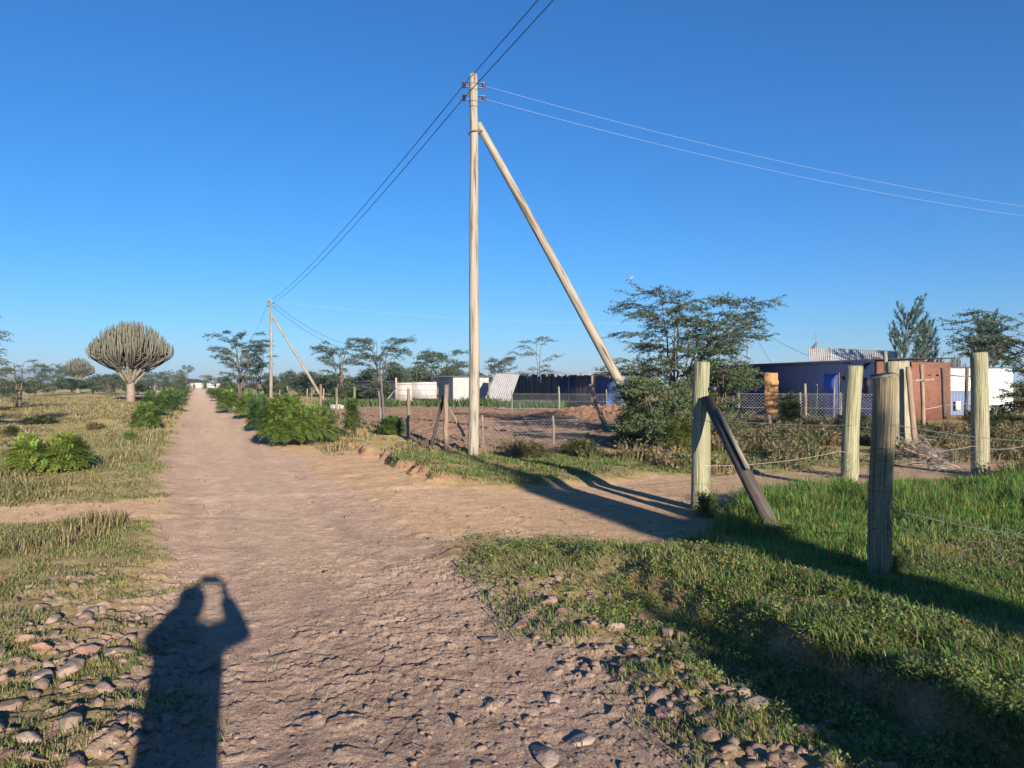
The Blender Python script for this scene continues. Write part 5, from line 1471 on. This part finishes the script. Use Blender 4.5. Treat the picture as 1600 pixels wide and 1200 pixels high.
b = MB(); wallbox(b, dB + f * 1.2, dB + f * 1.2 - dl * .12, .0, 2.25, .07, (.30, .22, .17)); b.build('door_frame', M_PLANK, root)
b = MB(); wA, wB = on2(1353), on2(1362); wallbox(b, wA + f, wB + f, 1.2, 2.0, .05, (.02, .02, .03)); b.build('window', M_PAINT, root)
b = MB()
for px, hh in ((1282, 1.5), (1290, 1.7), (1274, 1.2), (1262, 1.1), (1318, 1.9)):
    p = on2(px) - dn * .6; b.tube([R3(p, 0), R3(p + [.05, 0], hh)], .045, 6, (.26, .22, .19))
tag(b.build('fence_stakes', M_OLDWOOD, org=R3(on2(1282) - dn * .6, 0)), 'bundle of thin stakes standing before the blue door', 'stake bundle')

# bright tin roofed house behind
Yt = 50.0
root = thing('tin_roof_house', (gx(1330, Yt), Yt, 0), 'house behind with bright corrugated tin roof', 'house')
x0, x1 = gx(1264, Yt), gx(1402, Yt)
b = MB(); b.box(((x0 + x1) / 2 + .9, Yt + 2.6, 1.45), (x1 - x0 - 2.2, 4.6, 2.9), None, (.2, .13, .10)); b.build('wall', M_MUD, root)
b = MB()
xs = np.linspace(x0, x1, 5); tops = [gh(543.5, Yt + 2), gh(544, Yt + 2), gh(546, Yt + 2), gh(547.5, Yt + 2), gh(549, Yt + 2)]
for i in range(4):
    corr(b, (xs[i] + .0, Yt, gh(566, Yt) + .008 * (i % 2)), (xs[i + 1] + .05, Yt, gh(566, Yt) + .008 * (i % 2)), (xs[i] - .05 + .04 * xs[i] - .04 * x0 * 0, Yt + 2.0, tops[i]), (xs[i + 1] + .04 * xs[i + 1], Yt + 2.0, tops[i + 1]), 11, .028, [(.50, .485, .45), (.56, .55, .52), (.42, .41, .37), (.48, .45, .38)][i])
corr(b, (x0 + .04 * x0 + .03, Yt + 2.0, tops[0] + .01), (x1 + .04 * x1, Yt + 2.0, tops[-1] + .01), (gx(1272, Yt + 5.3), Yt + 5.3, 3.0), (gx(1396, Yt + 5.3), Yt + 5.3, 3.0), 44, .028, (.6, .6, .58)); b.build('roof', M_IRON, root)
b = MB(); b.tube([PT(1275.5, 548, Yt + 2), PT(1275, 519, Yt + 2)], .02, 5, (.3, .3, .3)); b.tube([PT(1286, 546, Yt + 2), PT(1286, 533, Yt + 2)], .02, 5, (.3, .3, .3)); b.build('antenna', M_WIRE, root)
bb = MB(); bo = PT(1273, 543, Yt + 1.9)
bb.tube(bo + np.array([(-.2, 0, -.1), (-.12, 0, -.02), (0, 0, .08), (.08, 0, .2), (.1, 0, .3), (.16, 0, .34), (.26, 0, .32)]), [.02, .08, .13, .09, .06, .06, .01], 7, (.16, .15, .16))
tag(bb.build('bird', M_CLOTH, org=tuple(bo)), 'dark bird sitting on the left corner of the bright tin roof', 'bird')

# white sheet iron house at the right
Yw = 42.0
root = thing('white_iron_house', (gx(1520, Yw), Yw, 0), 'white sheet iron house at the right behind the rough poles', 'house')
b = MB(); xa, xb, xc = gx(1448, Yw), gx(1533, Yw), gx(1584, Yw)
corr(b, (xa, Yw, gh(611, Yw)), (xb, Yw, gh(611, Yw)), (xa, Yw, gh(577, Yw)), (xb, Yw, gh(574, Yw)), 18, .015, (.78, .77, .74))
corr(b, (xb, Yw + .05, .0), (xc, Yw + .05, .0), (xb, Yw + .05, gh(574, Yw)), (xc, Yw + .05, gh(577, Yw)), 12, .015, (.76, .75, .72)); b.build('wall', M_IRON, root)
b = MB(); corr(b, (xa, Yw + .08, 0), (xb, Yw + .08, 0), (xa, Yw + .08, gh(610, Yw)), (xb, Yw + .08, gh(610, Yw)), 18, .015, (.16, .22, .36)); b.build('shaded_lower_wall', M_PAINT, root)  # blue shade low on the white front, put in as sheet colour
b = MB(); b.box((gx(1496, Yw), Yw - .06, gh(634, Yw)), (.27, .04, .5), None, (.75, .75, .73)); b.build('patch_board', M_PAINT, root)
b = MB(); b.box(((xa + xc) / 2, Yw + 2.4, 1.25), (xc - xa - .1, 4.5, 2.45), None, (.5, .5, .5)); b.build('body', M_IRON, root)
b = MB(); corr(b, (xa - .2, Yw - .15, gh(577, Yw) + .06), (xc + .2, Yw - .15, gh(576, Yw) + .06), (xa - .2, Yw + 5, 2.75), (xc + .2, Yw + 5, 2.75), 36, .02, (.6, .6, .6)); b.build('roof', M_IRON, root)

# far buildings by the road
def block(px0, px1, top, base, Y, col, label, depth=6, roofc=(.4, .38, .36), door=None):
    x0, x1 = gx(px0, Y), gx(px1, Y); zt = gh(top, Y)
    root = thing('far_house', ((x0 + x1) / 2, Y, 0), label, 'house', 'far buildings')
    b = MB(); b.box(((x0 + x1) / 2, Y + depth / 2, zt / 2), (x1 - x0, depth, zt), None, col); b.build('wall', M_PAINT, root)
    b = MB(); b.box(((x0 + x1) / 2, Y + depth / 2 - .1, zt + .05), (x1 - x0 + .4, depth + .5, .12), None, roofc); b.build('roof', M_PAINT, root)
    if door:
        b = MB(); b.box((gx(door, Y), Y - .02, .9), ((x1 - x0) * .16, .06, 1.8), None, (.15, .13, .12)); b.build('door', M_PAINT, root)
block(338, 352, 599.2, 610, 205, (.78, .77, .74), 'small white building on the right side of the far road', door=348)
block(318, 337, 598.3, 604, 330, (.76, .75, .72), 'long white building behind the row of thin poles', door=322)
block(297, 313, 598.6, 605.5, 300, (.66, .58, .46), 'cream building at the end of the road', door=303)
block(43, 58, 604.0, 610, 190, (.80, .79, .76), 'white wall far off near the left picture edge', door=55)
block(228, 242, 603, 611, 170, (.62, .58, .52), 'pale house between trees right of the big candelabra trunk', door=238)
block(20, 31, 605, 610, 185, (.60, .45, .34), 'small brownish house near the left picture edge', door=27)

# far hills
b = MB(); n = 160; V = []; Q = []
prof = lambda px: 16 * math.exp(-((px - 20) / 95) ** 2) + 9 * math.exp(-((px - 100) / 60) ** 2) + 4 * math.exp(-((px + 250) / 200) ** 2) + 3 + 2 * math.exp(-((px - 700) / 400) ** 2)
Yh = 4200.0
for i in range(n):
    px = -900 + 2600 * i / (n - 1); X = gx(px, Yh); hgt = prof(px) / F * Yh * (1 + .05 * math.sin(i * 1.7) + .03 * math.sin(i * 4.1))
    V += [(X, Yh - 500, -2), (X, Yh - 250, hgt * .45), (X, Yh, hgt), (X, Yh + 400, hgt * .4), (X, Yh + 700, -2)]
for i in range(n - 1):
    for j in range(4): Q.append((i * 5 + j, (i + 1) * 5 + j, (i + 1) * 5 + j + 1, i * 5 + j + 1))
b.add(V, Q, None, (.10, .11, .075)); tag(b.build('hills', M_HILL, smooth=True), 'low blue hills on the far left horizon', 'hills', None, 'structure')
# ------------------------------------------------------------------ the photographer (only the shadow is seen) and a walker far down the road
def skin_body(name, nodes, edges, mat, parent, org, col, sub=2, root=0):
    me = bpy.data.meshes.new(name + '_cage')
    me.from_pydata([Vector(n[:3]) - Vector(org) for n in nodes], edges, [])
    o = bpy.data.objects.new(name, me); COL.objects.link(o)
    sk = o.modifiers.new('skin', 'SKIN'); sk.use_smooth_shade = True
    for i, n in enumerate(nodes):
        r = n[3]; r2 = n[4] if len(n) > 4 else r
        me.skin_vertices[0].data[i].radius = (r, r2)
        me.skin_vertices[0].data[i].use_root = (i == root)
    sb = o.modifiers.new('sub', 'SUBSURF'); sb.levels = sub; sb.render_levels = sub
    dg = bpy.context.evaluated_depsgraph_get(); dg.update()
    nm = bpy.data.meshes.new_from_object(o.evaluated_get(dg))
    bpy.data.objects.remove(o)
    q = bpy.data.objects.new(name, nm); COL.objects.link(q)
    a = nm.color_attributes.new('Col', 'FLOAT_COLOR', 'POINT')
    for d in a.data: d.color = (*col, 1)
    for p in nm.polygons: p.use_smooth = True
    nm.materials.clear(); nm.materials.append(mat)
    if parent: q.parent = parent
    else: q.location = org
    ORG[q.name] = tuple(org)
    return q

SK = (.13, .075, .05)
def person_body(root, org, J, mat_body=M_SKIN):
    """J: joints of one continuous figure"""
    nodes = []; edges = []; idx = {}
    def add(k, p, r, r2=None, link=None):
        idx[k] = len(nodes); nodes.append((*p, r, r2 or r))
        if link: edges.append((idx[link], idx[k]))
    for k, p, r, r2, link in J: add(k, p, r, r2, link)
    return skin_body('body', nodes, edges, mat_body, root, org, SK)

yb = -.44
org = (0, yb, 0)
photographer = thing('person', (0, yb, gz(0, yb)), 'standing person in a long dark coat raising a phone, behind the viewer', 'person')
ORG[photographer.name] = (0, yb, 0)
J = [('pelvis', (.04, yb, .96), .15, .12, None), ('waist', (.05, yb, 1.10), .135, .10, 'pelvis'), ('chest', (.06, yb, 1.30), .155, .11, 'waist'), ('neck0', (.07, yb, 1.46), .10, .08, 'chest'),
     ('neck', (0, yb + .01, 1.52), .055, .055, 'neck0'), ('jaw', (.075, yb + .03, 1.59), .068, .075, 'neck'), ('head', (.075, yb + .02, 1.675), .078, .095, 'jaw'), ('crown', (.075, yb + .01, 1.75), .062, .078, 'head'),
     ('nose', (.075, yb + .128, 1.645), .013, .016, 'head')]
for s, nm in ((-1, 'l'), (1, 'r')):
    sh = (.065 + s * .19, yb, 1.47)
    el = (-.255, -.22, 1.40) if s < 0 else (.335, -.22, 1.455)
    wr = (-.075, -.055, 1.64) if s < 0 else (.19, -.05, 1.63)
    J += [('sh' + nm, sh, .068, .07, 'neck0'), ('ua' + nm, tuple((np.array(sh) * .5 + np.array(el) * .5)), .052, .055, 'sh' + nm), ('el' + nm, el, .045, .045, 'ua' + nm),
          ('fa' + nm, tuple(np.array(el) * .55 + np.array(wr) * .45), .042, .04, 'el' + nm), ('wr' + nm, wr, .028, .024, 'fa' + nm),
          ('pa' + nm, (wr[0] + s * -.002, wr[1] + .012, wr[2] + .045), .034, .018, 'wr' + nm)]
    pa = np.array([wr[0], wr[1] + .012, wr[2] + .045])
    tgt = np.array([-.022 if s < 0 else .142, -.012, 1.70])
    for k in range(4):
        b0 = pa + [0, .012 + .004 * k, .035 - .019 * k]; tip = tgt + [s * .008, .0, .05 - .022 * k - (.01 if k == 3 else 0)]
        J += [(f'k{nm}{k}', tuple(b0), .009, .009, 'pa' + nm), (f'm{nm}{k}', tuple(b0 * .5 + tip * .5 + np.array([s * .012, .012, 0])), .0085, .0085, f'k{nm}{k}'), (f't{nm}{k}', tuple(tip + [-s * .012, .006, 0]), .007, .007, f'm{nm}{k}')]
    J += [('th1' + nm, tuple(pa + [-s * .02, -.02, -.005]), .011, .011, 'pa' + nm), ('th2' + nm, tuple(tgt + [-s * .005, -.016, -.03]), .009, .009, 'th1' + nm)]
    J += [('hip' + nm, (.04 + s * .09, yb, .90), .09, .095, 'pelvis'), ('kn' + nm, (.04 + s * .11, yb + .02, .49), .06, .062, 'hip' + nm), ('ca' + nm, (.04 + s * .112, yb - .01, .33), .052, .056, 'kn' + nm), ('an' + nm, (.04 + s * .115, yb, .08), .035, .04, 'ca' + nm), ('to' + nm, (.04 + s * .13, yb + .16, .03), .04, .026, 'an' + nm)]
person_body(photographer, org, J)
# coat: a tube that follows shoulders and falls to mid thigh
def coat_mesh(b, rings, n=24, col=(.03, .035, .05)):
    V = []; Q = []
    for (cx, cy, z, rx, ry) in rings:
        for k in range(n):
            a = 2 * PI * k / n; w = 1 + .03 * math.sin(5 * a + z * 3)
            V.append((cx + rx * w * math.cos(a), cy + ry * w * math.sin(a), z))
    for i in range(len(rings) - 1):
        for k in range(n): Q.append((i * n + k, i * n + (k + 1) % n, (i + 1) * n + (k + 1) % n, (i + 1) * n + k))
    b.add(V, Q, None, col)
b = MB(); coat_mesh(b, [(0.045, yb, .42, .235, .17), (0.045, yb, .62, .225, .165), (0.045, yb, .85, .21, .155), (0.045, yb, 1.0, .195, .15), (0.060, yb, 1.12, .195, .14), (0.070, yb, 1.28, .215, .145), (0.075, yb, 1.40, .225, .13), (0.080, yb, 1.485, .19, .11), (0.085, yb + .005, 1.54, .09, .085)])
for s in (-1, 1):
    sh = np.array([.065 + s * .19, yb, 1.465]); el = np.array([-.255, -.22, 1.40] if s < 0 else [.335, -.22, 1.455]); wr = np.array([-.085, -.075, 1.60] if s < 0 else [.205, -.07, 1.595])
    b.tube([sh * 1, sh * .5 + el * .5, el + [0, -.005, -.012], el * .5 + wr * .5, wr], [.09, .085, .078, .07, .055], 12, (.03, .035, .05))
b.build('coat', M_CLOTH, photographer, smooth=True)
b = MB(); b.tube([(.075, yb - .015, 1.61), (.075, yb - .02, 1.68), (.075, yb - .008, 1.745), (.075, yb, 1.79), (.075, yb + .005, 1.812)], [.085, .108, .106, .075, .02], 14, (.02, .018, .017)); b.build('hair', M_CLOTH, photographer, smooth=True)
b = MB()
for s in (-1, 1):
    b.tube([(-.005 + s * .032, yb + .100, 1.655), (-.005 + s * .032, yb + .112, 1.655)], [.012, .006], 8, (.6, .58, .55))
b.build('eye', M_PORC, photographer)
b = MB(); b.box((.06, -.014, 1.703), (.168, .009, .078), None, (.02, .02, .025)); ph = b.build('phone', M_PORC, org=(.06, -.014, 1.703))
tag(ph, 'dark phone held up in landscape by the person behind the viewer', 'phone')

# walker
def walker(px, Y, label, coatc):
    X = gx(px, Y); o = (X, Y, 0)
    root = thing('person', o, label, 'person')
    def q(x, y, z): return (X + x, Y + y, z)
    J = [('pelvis', q(0, 0, .95), .14, .11, None), ('chest', q(0, 0, 1.28), .15, .11, 'pelvis'), ('neck0', q(0, 0, 1.43), .09, .08, 'chest'), ('neck', q(0, 0, 1.5), .05, .05, 'neck0'), ('head', q(0, -.02, 1.62), .08, .095, 'neck'), ('crown', q(0, 0, 1.7), .06, .07, 'head')]
    for s, nm in ((-1, 'l'), (1, 'r')):
        J += [('sh' + nm, q(s * .18, 0, 1.41), .06, .06, 'neck0'), ('el' + nm, q(s * .24, s * .08, 1.13), .045, .045, 'sh' + nm), ('wr' + nm, q(s * .23, -s * .1, .9), .03, .03, 'el' + nm), ('ha' + nm, q(s * .22, -s * .14, .82), .03, .02, 'wr' + nm),
              ('hip' + nm, q(s * .09, 0, .88), .09, .09, 'pelvis'), ('kn' + nm, q(s * .1, -s * .12, .49), .06, .06, 'hip' + nm), ('an' + nm, q(s * .1, -s * .22 + .05, .09), .04, .04, 'kn' + nm), ('to' + nm, q(s * .11, -s * .22 - .1, .04), .035, .03, 'an' + nm)]
    person_body(root, o, J)
    b = MB(); coat_mesh(b, [(X, Y, .72, .24, .2), (X, Y, .95, .2, .16), (X, Y, 1.15, .19, .15), (X, Y, 1.34, .22, .15), (X, Y, 1.44, .16, .11), (X, Y, 1.49, .08, .08)], 14, coatc); b.build('jacket', M_CLOTH, root, smooth=True)
walker(304, 225, 'tiny figure in dark red clothing far down the road', (.16, .04, .035))
walker(315.5, 235, 'tiny figure in pale clothing at the right side of the far road', (.55, .5, .42))

# ------------------------------------------------------------------ camera, sun, sky
cam = bpy.data.cameras.new('camera'); co = bpy.data.objects.new('camera', cam); COL.objects.link(co)
co.location = (0, 0, H); co.rotation_euler = (PI / 2, 0, 0)
cam.sensor_width = 36; cam.lens = 36 * F / 1600; cam.clip_start = .02; cam.clip_end = 20000
scene.camera = co
sun = bpy.data.lights.new('sun', 'SUN'); so = bpy.data.objects.new('sun', sun); COL.objects.link(so)
d = Vector((LD[0] * math.cos(SUN_EL), LD[1] * math.cos(SUN_EL), -math.sin(SUN_EL)))
so.rotation_euler = d.to_track_quat('-Z', 'Y').to_euler(); so.location = (10, -25, 30)
sun.energy = 4.4; sun.angle = math.radians(.5); sun.color = (1.0, .885, .745)
w = bpy.data.worlds.new('World'); scene.world = w; w.use_nodes = True
nt = w.node_tree; nt.nodes.clear()
sky = nt.nodes.new('ShaderNodeTexSky'); sky.sky_type = 'NISHITA'; sky.sun_disc = False
sky.sun_elevation = SUN_EL; sky.sun_rotation = math.atan2(-LD[0], -LD[1])
sky.altitude = 1800; sky.air_density = 1.2; sky.dust_density = .4; sky.ozone_density = 8.0
bg = nt.nodes.new('ShaderNodeBackground'); bg.inputs[1].default_value = .082
ow = nt.nodes.new('ShaderNodeOutputWorld')
hs = nt.nodes.new('ShaderNodeHueSaturation'); hs.inputs['Hue'].default_value = .499; hs.inputs['Saturation'].default_value = 1.06
nt.links.new(sky.outputs[0], hs.inputs['Color']); nt.links.new(hs.outputs[0], bg.inputs[0]); nt.links.new(bg.outputs[0], ow.inputs[0])
vs = scene.view_settings
scene.display_settings.display_device = 'sRGB'
vs.view_transform = 'Standard'; vs.look = 'None'; vs.exposure = 1.0; vs.gamma = 1; vs.use_curve_mapping = False
scene.cycles.max_bounces = 6; scene.cycles.diffuse_bounces = 3; scene.cycles.transparent_max_bounces = 8

# ------------------------------------------------------------------ the air
def air():
    m = bpy.data.materials.new('air'); m.use_nodes = True; t = m.node_tree; t.nodes.clear()
    o = t.nodes.new('ShaderNodeOutputMaterial'); v = t.nodes.new('ShaderNodeVolumePrincipled')
    v.inputs['Color'].default_value = (.66, .84, 1.0, 1); v.inputs['Density'].default_value = HAZE; v.inputs['Anisotropy'].default_value = 0.0
    t.links.new(v.outputs[0], o.inputs['Volume'])
    b = MB(); b.box((0, 0, 40), (13400, 13400, 86), None, (.8, .8, .8))
    h = b.build('haze', m); tag(h, 'faint blue air over the whole plain', 'haze', None, 'stuff')
HAZE = .0003
air()
